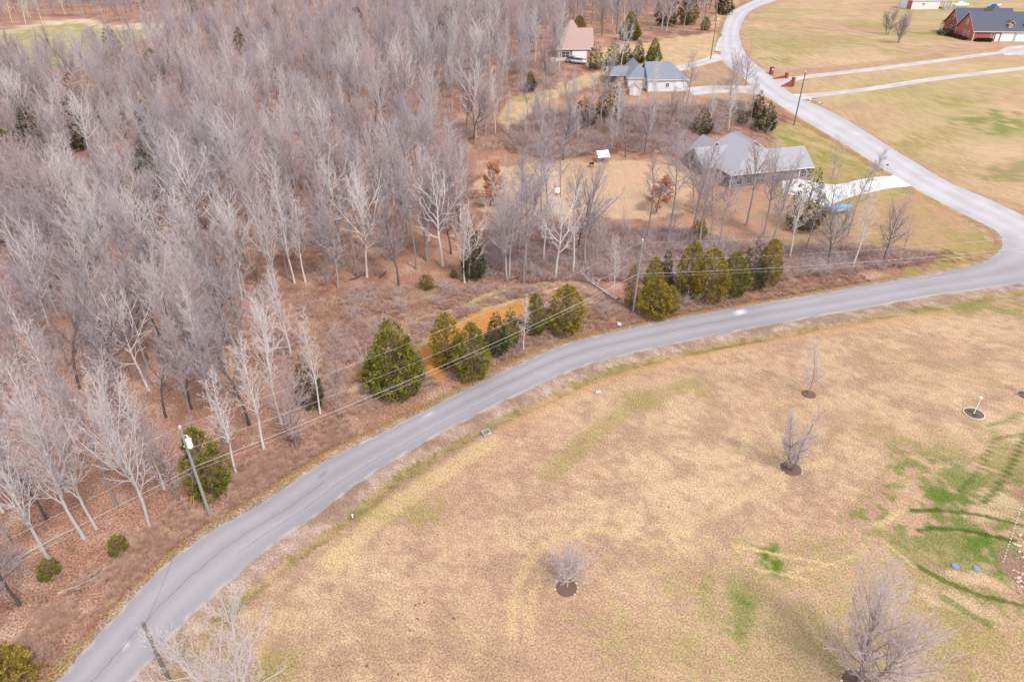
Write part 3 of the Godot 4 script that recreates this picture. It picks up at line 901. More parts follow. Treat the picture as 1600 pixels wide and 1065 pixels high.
	spots = [
		[Vector2(18.19, -34.77), 1.1, 3.4, -0.3, rich, 1.0], [Vector2(19.51, -37.02), 0.9, 1.5, -0.2, GREEN, 0.8], [Vector2(22.72, -40.69), 1.5, 1.6, 0.0, rich, 1.0], [Vector2(16.31, -36.59), 0.7, 3.4, -0.35, OLIVE.lerp(GREEN, 0.5), 0.65],
		[Vector2(13.49, -31.68), 1.0, 1.5, 0.0, OLIVE, 0.5], [Vector2(39.42, -42.34), 7.5, 5.0, 0.2, OLIVE.lerp(GREEN, 0.75), 0.8], [Vector2(45.60, -49.62), 6.5, 6.0, -0.3, OLIVE.lerp(GREEN, 0.75), 0.8], [Vector2(51.06, -53.35), 3.0, 6.0, -0.3, GREEN.lerp(OLIVE, 0.5), 0.6],
		[Vector2(42.98, -48.31), 1.6, 1.3, 0.2, GREEN, 0.7], [Vector2(43.14, -40.90), 2.0, 2.6, 0.2, GREEN, 0.75], [Vector2(38.49, -36.28), 4.5, 2.2, 0.1, GREEN.lerp(OLIVE, 0.4), 0.65], [Vector2(34.95, -32.77), 6.0, 2.0, 0.2, OLIVE, 0.5],
		[Vector2(31.46, -32.77), 8.0, 6.0, 0.0, OLIVE, 0.5], [Vector2(20.15, -33.33), 11.0, 8.0, 0.0, OLIVE.lerp(STRAW, 0.3), 0.62], [Vector2(29.57, -38.84), 9.0, 4.5, 0.0, OLIVE.lerp(STRAW, 0.35), 0.65], [Vector2(10.98, -32.77), 5.0, 5.0, 0.0, OLIVE.lerp(STRAW, 0.4), 0.45], [Vector2(46.73, -56.39), 6.0, 3.0, -0.4, OLIVE.lerp(STRAW, 0.3), 0.6], [Vector2(37.61, -32.22), 6.0, 3.0, 0.0, OLIVE.lerp(STRAW, 0.2), 0.6],
		[Vector2(44.86, -46.21), 1.6, 1.3, 0.2, STRAW, 0.8], [Vector2(47.08, -47.88), 1.4, 1.2, 0.2, STRAW, 0.8], [Vector2(39.59, -38.18), 2.4, 0.8, -0.4, STRAW, 0.75], [Vector2(36.73, -35.97), 2.4, 0.8, -0.4, STRAW, 0.7],
		[Vector2(-9.19, -47.04), 3.5, 2.2, -0.5, OLIVE, 0.6], [Vector2(-13.18, -47.04), 3.0, 1.4, -0.6, OLIVE, 0.7], [Vector2(-9.02, -50.98), 3.0, 1.4, -0.6, OLIVE, 0.6], [Vector2(15.02, -64.41), 3.0, 2.2, -0.6, OLIVE, 0.5], [Vector2(22.39, -65.43), 1.2, 1.0, 0, OLIVE, 0.7],
		[Vector2(-17.77, -30.37), 2.2, 1.6, 0, OLIVE, 0.7], [Vector2(-13.44, -36.28), 2.5, 2.0, 0, RUST, 0.5], [Vector2(68.26, -85.95), 12, 3.0, -0.15, OLIVE.lerp(GREEN, 0.45), 0.75], [Vector2(59.28, -84.65), 8, 1.4, -0.2, OLIVE, 0.7], [Vector2(61.56, -80.55), 9, 3.0, 0.0, STRAW, 0.6],
		[Vector2(37.07, -61.38), 3.0, 2.0, 0, RUST, 0.5], [Vector2(56.32, -68.33), 5, 2, 0, OLIVE, 0.4], [Vector2(49.52, -76.42), 2.5, 1.0, 0, STRAW, 0.8],
		[Vector2(110.75, -162.86), 9, 4.0, 0.45, GREEN, 0.6], [Vector2(113.86, -157.69), 8, 3.0, 0.5, GREEN, 0.55], [Vector2(109.38, -172.11), 7, 3.5, 0.4, OLIVE, 0.7], [Vector2(88.31, -149.56), 16, 3.5, 0.5, OLIVE, 0.75], [Vector2(84.52, -164.64), 10, 7.0, 0.5, Color(0.44, 0.30, 0.2), 0.7], [Vector2(83.64, -170.19), 3, 3.0, 0.5, RUST, 0.5],
		[Vector2(104.01, -144.93), 10, 5.0, 0.5, STRAW, 0.6], [Vector2(103.92, -137.56), 9, 3.0, 0.5, GREEN, 0.5], [Vector2(100.49, -232.02), 16, 12.0, 0.0, OLIVE, 0.6], [Vector2(125.52, -261.12), 14, 8.0, 0.0, OLIVE, 0.6], [Vector2(136.27, -242.91), 12, 4.0, 0.0, GREEN.lerp(OLIVE, 0.4), 0.7], [Vector2(81.22, -216.55), 9, 10.0, 0.0, OLIVE, 0.6],
		[Vector2(75.84, -202.68), 5, 4, 0.4, GREEN.lerp(OLIVE, 0.6), 0.6], [Vector2(92.79, -202.68), 14, 4, 0.0, STRAW, 0.6], [Vector2(103.85, -269.48), 20, 6, 0.0, Color(0.44, 0.3, 0.2), 0.6], [Vector2(137.31, -225.93), 8, 4, 0.0, Color(0.46, 0.33, 0.25), 0.8],
		[Vector2(67.48, -143.43), 5, 3, 0.5, Color(0.24, 0.25, 0.07), 0.6], [Vector2(61.68, -149.56), 3, 8, 0.3, Color(0.24, 0.24, 0.08), 0.6], [Vector2(16.58, -138.95), 4, 2, 0.3, OLIVE, 0.6], [Vector2(77.64, -107.69), 4, 5, 0.3, OLIVE, 0.6], [Vector2(72.76, -100.72), 8, 2.0, -0.3, OLIVE, 0.6],
		[Vector2(26.25, -175.88), 3, 4, 0, Color(0.44, 0.36, 0.26), 0.6], [Vector2(4.88, -179.91), 6, 4, 0, OLIVE, 0.6], [Vector2(49.61, -48.74), 0.9, 2.6, 0.1, Color(0.33, 0.2, 0.15), 1.0], [Vector2(44.01, -39.51), 1.2, 2.6, 0.25, Color(0.3, 0.19, 0.15), 1.0], [Vector2(65.58, -104.17), 11, 2.2, -0.18, Color(0.16, 0.085, 0.065), 0.8],
		[Vector2(8.05, -50.98), 0.9, 0.5, 0, Color(0.33, 0.2, 0.08), 0.7], [Vector2(25.02, -74.85), 9, 1.2, -0.2, STRAW, 0.5], [Vector2(19.58, -72.58), 5, 1.0, -0.25, STRAW, 0.5],
	]
	var dark := Color(0.06, 0.11, 0.016)
	streak(PackedVector2Array([Vector2(38.01, -46.46), Vector2(40.71, -46.38), Vector2(43.56, -46.05), Vector2(47.36, -44.61)]), 0.17, dark, 0.85)
	streak(PackedVector2Array([Vector2(37.34, -43.92), Vector2(39.26, -44.23), Vector2(41.25, -44.07), Vector2(43.49, -43.38), Vector2(45.76, -42.63)]), 0.2, dark, 0.9)
	streak(PackedVector2Array([Vector2(60.73, -61.97), Vector2(54.84, -56.39), Vector2(50.21, -51.45), Vector2(47.62, -49.18), Vector2(45.47, -47.46)]), 0.18, dark, 0.85)
	streak(PackedVector2Array([Vector2(56.70, -57.99), Vector2(52.20, -56.92), Vector2(47.57, -51.92), Vector2(43.94, -48.92)]), 0.15, dark, 0.6)
	streak(PackedVector2Array([Vector2(34.90, -40.20), Vector2(35.84, -39.31), Vector2(36.92, -38.25), Vector2(38.85, -36.90), Vector2(41.94, -35.91)]), 0.2, dark, 0.75)
	streak(PackedVector2Array([Vector2(35.65, -36.90), Vector2(36.92, -35.36), Vector2(38.04, -34.18)]), 0.3, GREEN, 0.6)
	streak(PackedVector2Array([Vector2(58.16, -61.38), Vector2(54.56, -59.66), Vector2(52.80, -59.09)]), 0.18, GREEN, 0.7)
	var pale := Color(0.58, 0.45, 0.24)
	streak(PackedVector2Array([Vector2(19.79, -42.12), Vector2(22.22, -41.61), Vector2(25.05, -40.76), Vector2(28.12, -39.99)]), 0.13, pale, 0.8)
	streak(PackedVector2Array([Vector2(21.01, -39.51), Vector2(23.34, -39.04), Vector2(25.07, -38.51)]), 0.13, pale, 0.8)
	streak(PackedVector2Array([Vector2(23.98, -39.31), Vector2(26.62, -39.72), Vector2(29.21, -40.62), Vector2(31.27, -41.47)]), 0.13, pale, 0.55)
	streak(PackedVector2Array([Vector2(24.45, -41.47), Vector2(27.48, -41.97), Vector2(30.17, -42.93)]), 0.13, OLIVE, 0.55)
	streak(PackedVector2Array([Vector2(32.43, -46.21), Vector2(34.45, -48.74), Vector2(38.67, -52.39), Vector2(43.45, -55.35)]), 0.15, OLIVE, 0.6)
	streak(PackedVector2Array([Vector2(36.05, -47.46), Vector2(38.09, -49.80), Vector2(41.70, -51.92)]), 0.15, OLIVE, 0.5)
	streak(PackedVector2Array([Vector2(33.55, -42.71), Vector2(34.29, -41.25), Vector2(35.01, -39.85)]), 0.15, pale, 0.6)
	streak(PackedVector2Array([Vector2(33.83, -44.61), Vector2(34.91, -45.01), Vector2(36.68, -46.21)]), 0.25, pale, 0.7)
	streak(PackedVector2Array([Vector2(0.00, -33.61), Vector2(0.27, -37.53), Vector2(1.70, -41.25), Vector2(4.66, -43.23), Vector2(7.65, -43.99), Vector2(10.92, -44.23)]), 0.35, pale, 0.5)
	streak(PackedVector2Array([Vector2(1.25, -32.77), Vector2(1.70, -36.90), Vector2(2.78, -39.85)]), 0.35, pale, 0.35)
	streak(PackedVector2Array([Vector2(11.51, -42.34), Vector2(15.19, -43.46), Vector2(21.68, -47.88), Vector2(28.67, -51.92), Vector2(33.15, -53.35)]), 0.4, pale, 0.25)
	streak(PackedVector2Array([Vector2(3.88, -51.26), Vector2(7.90, -56.39), Vector2(11.48, -60.22), Vector2(16.52, -64.41), Vector2(21.60, -66.99)]), 0.9, OLIVE, 0.6)
	streak(PackedVector2Array([Vector2(-15.64, -40.20), Vector2(-12.13, -46.21), Vector2(-6.52, -51.92), Vector2(-2.41, -56.39)]), 0.9, pale, 0.5)
	streak(PackedVector2Array([Vector2(-0.71, -59.09), Vector2(4.48, -63.79), Vector2(12.60, -69.01), Vector2(21.22, -72.58), Vector2(34.12, -77.22), Vector2(46.61, -80.55), Vector2(61.72, -84.10)]), 0.9, Color(0.54, 0.33, 0.17), 0.5)
	streak(PackedVector2Array([Vector2(-3.90, -59.09), Vector2(0.00, -61.97), Vector2(4.57, -65.68), Vector2(10.31, -69.71), Vector2(15.05, -72.29)]), 0.45, OLIVE.lerp(GREEN, 0.45), 0.8)
	streak(PackedVector2Array([Vector2(23.60, -74.08), Vector2(27.73, -75.63), Vector2(34.22, -77.54)]), 0.35, OLIVE.lerp(GREEN, 0.5), 0.7)
	streak(PackedVector2Array([Vector2(73.70, -168.31), Vector2(75.91, -157.69), Vector2(79.20, -149.56)]), 1.4, RUST.lerp(LITTER_DARK, 0.4), 0.6)
	streak(PackedVector2Array([Vector2(66.98, -199.75), Vector2(65.83, -188.35), Vector2(66.02, -202.68), Vector2(69.78, -220.91)]), 1.6, Color(0.42, 0.26, 0.19), 0.6)
	streak(PackedVector2Array([Vector2(77.18, -193.28), Vector2(86.52, -195.36), Vector2(104.76, -201.49), Vector2(122.08, -207.74)]), 1.5, Color(0.36, 0.23, 0.17), 0.6)
	for k in 5:
		var q := Vector2(0, -3.2 * k)
		streak(PackedVector2Array([Vector2(60.11, -152.75) + q * 0.6, Vector2(67.27, -145.54) + q, Vector2(72.69, -138.43) + q]), 0.5, Color(0.25, 0.26, 0.07) if k % 2 == 0 else STRAW, 0.35)


# ---------------------------------------------------------------- houses
func slab(called: String, faces: Array, thick: float, m: Material, trim: Material, parent: Node3D) -> MeshInstance3D:
	# a roof of polygons (clockwise from above) with thickness; its free edges become the fascia
	var b := MB.new()
	var f := MB.new()
	var edges := {}
	for p in faces:
		for k in p.size():
			var key := [str((p[k] as Vector3).snapped(Vector3.ONE * 0.01)), str((p[(k + 1) % p.size()] as Vector3).snapped(Vector3.ONE * 0.01))]
			key.sort()
			edges[key] = edges.get(key, 0) + 1
	var dn := Vector3(0, -thick, 0)
	for p in faces:
		for k in range(1, p.size() - 1):
			b.tri(p[0], p[k], p[k + 1])
			b.tri(p[k + 1] + dn, p[k] + dn, p[0] + dn)
		for k in p.size():
			var a: Vector3 = p[k]
			var c: Vector3 = p[(k + 1) % p.size()]
			var key := [str(a.snapped(Vector3.ONE * 0.01)), str(c.snapped(Vector3.ONE * 0.01))]
			key.sort()
			if edges[key] == 1:
				f.quad(c, a, a + dn, c + dn)
	var o := part(called, b, m, parent)
	if f.v.size() > 0:
		part("fascia", f, trim, o)
	return o

func block(parent: Node3D, x0: float, x1: float, z0: float, z1: float, y0: float, eave: float, ridge: float, along_x: bool, hip0: float, hip1: float, wm: Material, rm: Material, over := 0.4) -> void:
	# walls and a ridge roof; hip0 / hip1: how far the ridge is held back at its low / high end (0 is a gable)
	var t := Transform3D() if along_x else Transform3D(Basis(Vector3(0, 0, -1), Vector3.UP, Vector3(1, 0, 0)), Vector3.ZERO)
	var u0 := x0 if along_x else -z1
	var u1 := x1 if along_x else -z0
	var v0 := z0 if along_x else x0
	var v1 := z1 if along_x else x1
	if not along_x:
		var h := hip0
		hip0 = hip1
		hip1 = h
	var vc := (v0 + v1) * 0.5
	var slope := (ridge - eave) / (v1 - vc)
	var ye := eave - over * slope
	var r0 := t * Vector3(u0 + hip0 if hip0 > 0 else u0 - over, ridge, vc)
	var r1 := t * Vector3(u1 - hip1 if hip1 > 0 else u1 + over, ridge, vc)
	var a := t * Vector3(u0 - over, ye, v0 - over)
	var b := t * Vector3(u1 + over, ye, v0 - over)
	var c := t * Vector3(u1 + over, ye, v1 + over)
	var d := t * Vector3(u0 - over, ye, v1 + over)
	var faces := [[d, r0, r1, c], [b, r1, r0, a]]
	if hip0 > 0: faces.append([a, r0, d])
	if hip1 > 0: faces.append([c, r1, b])
	var lift := Vector3(0, 0.16, 0)
	for p in faces:
		for k in p.size():
			p[k] += lift
	slab("roof", faces, 0.16, rm, M.trim, parent)
	var w := MB.new()
	var q := [t * Vector3(u0, y0, v0), t * Vector3(u1, y0, v0), t * Vector3(u1, y0, v1), t * Vector3(u0, y0, v1)]
	var up := Vector3(0, eave - y0, 0)
	for k in 4:
		var e: Vector3 = q[k]
		var f: Vector3 = q[(k + 1) % 4]
		w.quad(e, f, f + up, e + up)
	if hip0 <= 0:
		w.tri(q[3] + up, q[0] + up, t * Vector3(u0, ridge, vc))
	if hip1 <= 0:
		w.tri(q[1] + up, q[2] + up, t * Vector3(u1, ridge, vc))
	part("wall", w, wm, parent)

func window(parent: Node3D, pos: Vector3, yaw: float, w: float, h: float, called := "window", glass: Material = null, trim: Material = null) -> void:
	if trim == null:
		trim = M.trim
	var t := Transform3D(Basis(Vector3.UP, yaw), pos)
	var b := MB.new()
	var s := 0.09
	b.obox(t * Transform3D(Basis(), Vector3(0, h / 2 + s / 2, 0.03)), Vector3(w + 2 * s, s, 0.1))
	b.obox(t * Transform3D(Basis(), Vector3(0, -h / 2 - s / 2, 0.045)), Vector3(w + 2 * s + 0.06, s, 0.13))
	b.obox(t * Transform3D(Basis(), Vector3(w / 2 + s / 2, 0, 0.03)), Vector3(s, h, 0.1))
	b.obox(t * Transform3D(Basis(), Vector3(-w / 2 - s / 2, 0, 0.03)), Vector3(s, h, 0.1))
	var o := part(called, b, trim, parent)
	b = MB.new()
	b.obox(t * Transform3D(Basis(), Vector3(0, 0, 0.01)), Vector3(w, h, 0.04))
	part("pane", b, glass if glass else M.glass, o)
	b = MB.new()
	b.obox(t * Transform3D(Basis(), Vector3(0, 0, 0.035)), Vector3(w, 0.05, 0.03))
	b.obox(t * Transform3D(Basis(), Vector3(0, 0, 0.036)), Vector3(0.05, h, 0.03))
	part("muntin", b, trim, o)

func big_door(parent: Node3D, pos: Vector3, yaw: float, w: float, h: float) -> void:
	# sectional garage door: four panels in a frame; pos is the middle of its foot
	var t := Transform3D(Basis(Vector3.UP, yaw), pos)
	var b := MB.new()
	b.obox(t * Transform3D(Basis(), Vector3(0, h + 0.06, 0.04)), Vector3(w + 0.24, 0.12, 0.12))
	b.obox(t * Transform3D(Basis(), Vector3(w / 2 + 0.06, h / 2, 0.04)), Vector3(0.12, h, 0.12))
	b.obox(t * Transform3D(Basis(), Vector3(-w / 2 - 0.06, h / 2, 0.04)), Vector3(0.12, h, 0.12))
	var o := part("garage_door", b, M.trim, parent)
	for k in 4:
		b = MB.new()
		b.obox(t * Transform3D(Basis(), Vector3(0, h * (k + 0.5) / 4, 0.02)), Vector3(w, h / 4 - 0.025, 0.05))
		part("panel", b, M.door_white, o)

func posts(parent: Node3D, list: Array, size: float, m: Material, called := "post") -> void:
	for p in list:
		bx(called, Vector3(p[0] - size, p[1], p[2] - size), Vector3(p[0] + size, p[3], p[2] + size), m, parent)

func make_settlement() -> void:
	var shingle := grain(31, 0.12, 2, 0.66, 1.0, 512, Vector3.ONE, true)
	var fine := grain(37, 0.3, 2, 0.8, 1.0, 256)
	var brickg := grain(41, 0.25, 2, 0.62, 1.0, 256, Vector3(1, 0.85, 0.8), true)
	M.grey_trim = mat(Color(0.3, 0.29, 0.31), 0.7)
	M.trim = mat(Color(0.72, 0.71, 0.70), 0.6)
	M.door_white = mat(Color(0.78, 0.77, 0.76), 0.5)
	M.siding = mat(Color(0.70, 0.69, 0.69), 0.7, fine, 2.0)
	M.roof_grey = mat(Color(0.33, 0.325, 0.36), 0.9, shingle, 4.0)
	M.roof_slate = mat(Color(0.215, 0.235, 0.29), 0.9, shingle, 4.0)
	M.roof_blue = mat(Color(0.10, 0.11, 0.145), 0.9, shingle, 4.0)
	M.roof_tan = mat(Color(0.42, 0.30, 0.27), 0.9, shingle, 4.0)
	M.brick = mat(Color(0.46, 0.16, 0.125), 0.9, brickg, 1.6)
	M.brick_tan = mat(Color(0.42, 0.27, 0.22), 0.9, brickg, 1.6)
	M.brick_dark = mat(Color(0.30, 0.095, 0.075), 0.9, brickg, 1.0)
	M.grey_wall = mat(Color(0.235, 0.225, 0.255), 0.85, brickg, 1.6)
	M.glass = mat(Color(0.06, 0.07, 0.085), 0.12)
	M.glass.metallic_specular = 0.6
	M.wood = mat(Color(0.30, 0.20, 0.14), 0.85, fine, 1.0)
	M.wood_new = mat(Color(0.50, 0.21, 0.07), 0.8, fine, 1.0)
	M.lumber = mat(Color(0.60, 0.50, 0.34), 0.85, fine, 1.0)
	M.fence_grey = mat(Color(0.33, 0.31, 0.31), 0.9, fine, 1.0)
	M.dark = mat(Color(0.035, 0.033, 0.035), 0.7)
	M.black = mat(Color(0.02, 0.02, 0.022), 0.5)
	M.concrete = mat(Color(0.47, 0.44, 0.41), 0.9, fine, 1.5)
	M.steel = mat(Color(0.52, 0.53, 0.55), 0.4)
	M.steel.metallic = 0.5
	M.soil = mat(Color(0.17, 0.11, 0.09), 1.0, grain(43, 0.18, 3, 0.45, 1.0, 256), 1.2)
	M.green_hedge = M.leaf
	var h: Node3D

	# grey roofed house on the bend
	var p := Vector3(42.5, terr(41.9, -129), -129.0)
	h = thing("house", "rambling house with a pale grey shingle roof beside the white concrete driveway", "house", p, 0.27)
	var wm: Material = M.grey_wall
	var rm: Material = M.roof_grey
	block(h, 0.3, 15.5, -14.0, -0.3, -1.2, 3.0, 6.6, false, 0.0, 5.0, wm, rm, 0.5)
	block(h, 7.0, 18.6, -9.0, -0.9, -1.2, 2.9, 5.6, true, 3.0, 0.0, wm, rm, 0.5)
	block(h, -2.2, 8.0, -14.6, -6.6, -1.2, 2.8, 5.3, true, 0.0, 3.0, wm, rm, 0.5)
	block(h, 9.0, 15.8, -19.5, -12.5, -1.2, 2.8, 5.2, false, 0.0, 0.0, wm, rm, 0.5)
	block(h, 0.6, 6.6, -18.0, -13.0, -1.2, 2.9, 5.5, false, 0.0, 0.0, wm, rm, 0.5)
	for x in [2.2, 4.4, 7.5]:
		window(h, Vector3(x, 1.4, -0.3), 0.0, 1.1, 1.4, "window", null, M.grey_trim)
	window(h, Vector3(10.5, 1.3, -0.3), 0.0, 1.8, 1.4, "window", null, M.grey_trim)
	window(h, Vector3(-1.6, 1.3, -6.6), 0.0, 1.5, 1.7, "window", null, M.grey_trim)
	window(h, Vector3(0.3, 1.2, -4.0), -PI / 2, 1.2, 1.5)
	window(h, Vector3(17.2, 1.3, -0.9), 0.0, 1.0, 1.2, "window", null, M.grey_trim)
	big_door(h, Vector3(18.6, -1.0, -3.4), PI / 2, 2.7, 2.3)
	big_door(h, Vector3(18.6, -1.0, -6.6), PI / 2, 2.7, 2.3)
	bx("downspout", Vector3(0.18, -1.1, -0.29), Vector3(0.30, 2.9, -0.17), M.trim, h)
	bx("downspout", Vector3(15.55, -1.1, -0.26), Vector3(15.66, 2.9, -0.15), M.trim, h)
	bx("porch_slab", Vector3(-3.2, -1.2, -6.58), Vector3(0.28, 0.0, -3.2), M.concrete, h)
	posts(h, [[-2.9, 0.0, -3.5, 2.4], [0.0, 0.0, -3.5, 2.4]], 0.08, M.trim, "porch_post")
	# a vent pipe and a chimney on its roof
	bx("roof_vent", Vector3(11.0, 4.4, -4.1), Vector3(11.3, 5.3, -3.8), M.steel, h)

	# white sided house with a garage and deck
	p = Vector3(29.5, terr(33, -182), -181.0)
	h = thing("house", "white sided house with a slate grey roof and a garage above the wooded belt", "house", p, 0.03)
	wm = M.siding
	rm = M.roof_slate
	block(h, 0.0, 5.6, -11.0, 0.0, -2.2, 2.7, 5.3, false, 0.0, 2.7, wm, rm, 0.35)
	block(h, 4.6, 14.4, -8.5, 2.4, -2.2, 2.6, 5.7, true, 0.0, 3.6, wm, rm, 0.35)
	block(h, -4.6, 1.0, -10.0, -4.0, 2.2, 2.5, 3.9, true, 0.0, 0.0, wm, rm, 0.35)
	bx("porch_back_wall", Vector3(-4.5, -2.2, -9.9), Vector3(-0.02, 2.2, -9.7), wm, h)
	bx("porch_floor", Vector3(-4.5, 0.1, -9.68), Vector3(-0.02, 0.3, -4.02), M.wood, h)
	window(h, Vector3(4.7, 1.2, 0.0), 0.0, 0.8, 1.0)
	window(h, Vector3(0.0, 1.4, -2.0), -PI / 2, 0.9, 1.2)
	window(h, Vector3(0.0, 1.4, -3.3), -PI / 2, 0.9, 1.2)
	window(h, Vector3(9.4, 1.2, 2.4), 0.0, 0.8, 0.9)
	big_door(h, Vector3(12.7, -0.2, 2.4), 0.0, 2.4, 2.2)
	big_door(h, Vector3(14.4, -0.2, -3.0), PI / 2, 4.6, 2.2)
	bx("foundation", Vector3(4.5, -2.3, 2.42), Vector3(14.5, -0.25, 2.52), M.concrete, h)
	bx("downspout", Vector3(5.62, -1.0, 0.06), Vector3(5.74, 2.6, 0.18), M.trim, h)
	# deck and porch on the left
	var dk := bx("deck", Vector3(-4.4, 0.2, -3.98), Vector3(-0.05, 0.38, -0.6), M.wood, h)
	posts(h, [[-4.3, -2.4, -0.7, 0.2], [-2.2, -2.4, -0.7, 0.2], [-0.25, -2.4, -0.7, 0.2], [-4.3, 0.38, -3.9, 2.3], [-4.3, -2.4, -3.9, 0.2]], 0.09, M.wood, "deck_post")
	bx("railing", Vector3(-4.4, 1.2, -0.66), Vector3(-0.05, 1.3, -0.58), M.wood, dk)
	for k in 22:
		bx("baluster", Vector3(-4.36 + k * 0.2, 0.38, -0.64), Vector3(-4.32 + k * 0.2, 1.2, -0.6), M.wood, dk)
	bx("side_railing", Vector3(-4.44, 1.2, -3.9), Vector3(-4.36, 1.3, -0.67), M.wood, dk)
	bx("privacy_screen", Vector3(-1.9, 0.38, -3.9), Vector3(-0.15, 1.9, -3.8), M.wood_new, dk)
	# small shed in front
	p = Vector3(30.6, terr(30.6, -176), -176.8)
	h = thing("shed", "small white shed with a brown gable roof in front of the white sided house", "shed", p, -0.25)
	block(h, -1.3, 1.3, -2.6, 0.0, -0.8, 1.9, 2.9, false, 0.0, 0.0, M.siding, M.roof_tan, 0.2)
	bx("door", Vector3(-0.5, -0.3, 0.02), Vector3(0.5, 1.6, 0.07), M.trim, h)
	h = thing("pergola", "low brown timber pergola left of the small white shed", "pergola", Vector3(26.6, terr(27, -176), -176.6))
	posts(h, [[0.0, -0.6, 0.0, 2.0], [2.4, -0.6, 0.0, 2.0], [0.0, -0.6, -1.8, 2.0], [2.4, -0.6, -1.8, 2.0]], 0.07, M.wood)
	for k in 7:
		bx("rafter", Vector3(-0.2 + k * 0.44, 2.12, -2.1), Vector3(-0.13 + k * 0.44, 2.26, 0.3), M.wood, h)
	for k in 2:
		bx("beam", Vector3(-0.3, 2.0, -1.86 + k * 1.8), Vector3(2.7, 2.12, -1.76 + k * 1.8), M.wood, h)

	# tan roofed house
	p = Vector3(12.6, terr(17, -207), -207.0)
	h = thing("house", "house with a steep tan roof and white garage door against the wood", "house", p, 0.05)
	wm = M.brick_tan
	rm = M.roof_tan
	block(h, 0.0, 9.4, -10.5, 0.0, -1.0, 3.2, 9.6, true, 4.4, 4.4, wm, rm, 0.4)
	block(h, 5.0, 10.6, -9.4, -2.4, -1.0, 3.3, 7.4, true, 0.0, 0.0, wm, rm, 0.35)
	big_door(h, Vector3(6.6, 0.0, 0.0), 0.0, 3.9, 2.3)
	window(h, Vector3(2.6, 1.4, 0.0), 0.0, 2.2, 1.5)
	window(h, Vector3(10.6, 4.6, -6.0), PI / 2, 0.8, 1.2)
	window(h, Vector3(10.6, 1.5, -6.0), PI / 2, 1.0, 1.4)
	bx("porch_wall", Vector3(-1.6, -0.8, -0.4), Vector3(4.4, 0.5, 0.02), M.siding, h)

	# red brick house
	p = Vector3(141.6, terr(141, -227), -227.2)
	h = thing("house", "red brick house with a dark blue grey roof, dormers and garage doors", "house", p, -0.07)
	wm = M.brick
	rm = M.roof_blue
	block(h, 0.0, 30.0, -11.0, 0.0, -0.8, 3.0, 7.6, true, 0.0, 0.0, wm, rm, 0.45)
	block(h, 1.0, 18.0, -21.5, -12.0, -0.8, 3.0, 7.4, true, 0.0, 0.0, wm, rm, 0.45)
	block(h, 6.0, 16.0, -20.0, -8.0, -0.8, 3.2, 8.8, false, 5.0, 5.0, wm, rm, 0.3)
	block(h, 1.8, 3.2, -12.6, -10.6, -0.8, 2.8, 3.6, true, 0.0, 0.0, M.siding, rm, 0.3)
	window(h, Vector3(5.7, 1.7, 0.0), 0.0, 0.8, 1.3)
	for z in [-3.2, -5.6]:
		window(h, Vector3(0.0, 1.6, z), -PI / 2, 0.9, 1.5)
	window(h, Vector3(0.0, 4.8, -5.5), -PI / 2, 0.8, 1.3)
	window(h, Vector3(1.0, 1.6, -16.5), -PI / 2, 1.0, 1.6)
	window(h, Vector3(1.0, 4.8, -16.5), -PI / 2, 0.8, 1.3)
	bx("entry_door", Vector3(6.7, 0.0, 0.02), Vector3(7.8, 2.1, 0.09), M.door_white, h)
	big_door(h, Vector3(10.2, 0.0, 0.0), 0.0, 3.6, 2.3)
	big_door(h, Vector3(14.6, 0.0, 0.0), 0.0, 3.6, 2.3)
	big_door(h, Vector3(19.0, 0.0, 0.0), 0.0, 3.6, 2.3)
	bx("downspout", Vector3(0.05, -0.4, 0.02), Vector3(0.2, 2.9, 0.16), M.trim, h)
	bx("downspout", Vector3(12.3, -0.4, 0.02), Vector3(12.45, 2.9, 0.16), M.trim, h)
	posts(h, [[0.6, -0.4, -12.0, 2.8], [0.6, -0.4, -11.3, 2.8]], 0.14, M.trim, "porch_column")
	for x in [10.6, 15.6]:
		var d := bx("dormer", Vector3(x - 0.75, 3.4, -3.6), Vector3(x + 0.75, 5.0, -0.75), M.brick, h)
		var t0 := [Vector3(x - 1.0, 4.85, -0.5), Vector3(x, 5.75, -0.5), Vector3(x, 5.75, -4.0), Vector3(x - 1.0, 4.85, -4.0)]
		var t1 := [Vector3(x, 5.75, -0.5), Vector3(x + 1.0, 4.85, -0.5), Vector3(x + 1.0, 4.85, -4.0), Vector3(x, 5.75, -4.0)]
		t0.reverse(); t1.reverse()
		slab("dormer_roof", [t0, t1], 0.12, M.roof_blue, M.trim, d)
		window(d, Vector3(x, 4.25, -0.74), 0.0, 0.6, 0.8, "dormer_window")
	# white outbuilding far behind
	p = Vector3(163.5, terr(164, -309), -309.0)
	h = thing("outbuilding", "long white outbuilding with a grey roof and an open bay at the far lawn edge", "building", p, 0.12)
	block(h, 0.0, 12.2, -9.0, 0.0, -0.8, 3.4, 6.2, true, 0.0, 0.0, M.siding, M.roof_grey, 0.3)
	block(h, 12.2, 18.6, -9.0, -0.8, 2.6, 3.3, 6.1, true, 0.0, 0.0, M.siding, M.roof_grey, 0.3)
	bx("bay_back_wall", Vector3(12.3, -0.5, -8.9), Vector3(18.5, 2.6, -8.7), M.wood, h)
	posts(h, [[18.2, -0.5, -1.0, 2.7], [15.2, -0.5, -1.0, 2.7]], 0.2, M.siding, "bay_post")
	bx("end_wall", Vector3(-0.06, -0.8, -3.0), Vector3(-0.02, 3.2, 0.0), M.brick, h)
	window(h, Vector3(5.0, 2.0, 0.0), 0.0, 0.9, 0.8)
	h = thing("fence", "weathered grey board fence joined to the white outbuilding", "fence", Vector3(175.4, terr(176, -306), -306.0), 0.05)
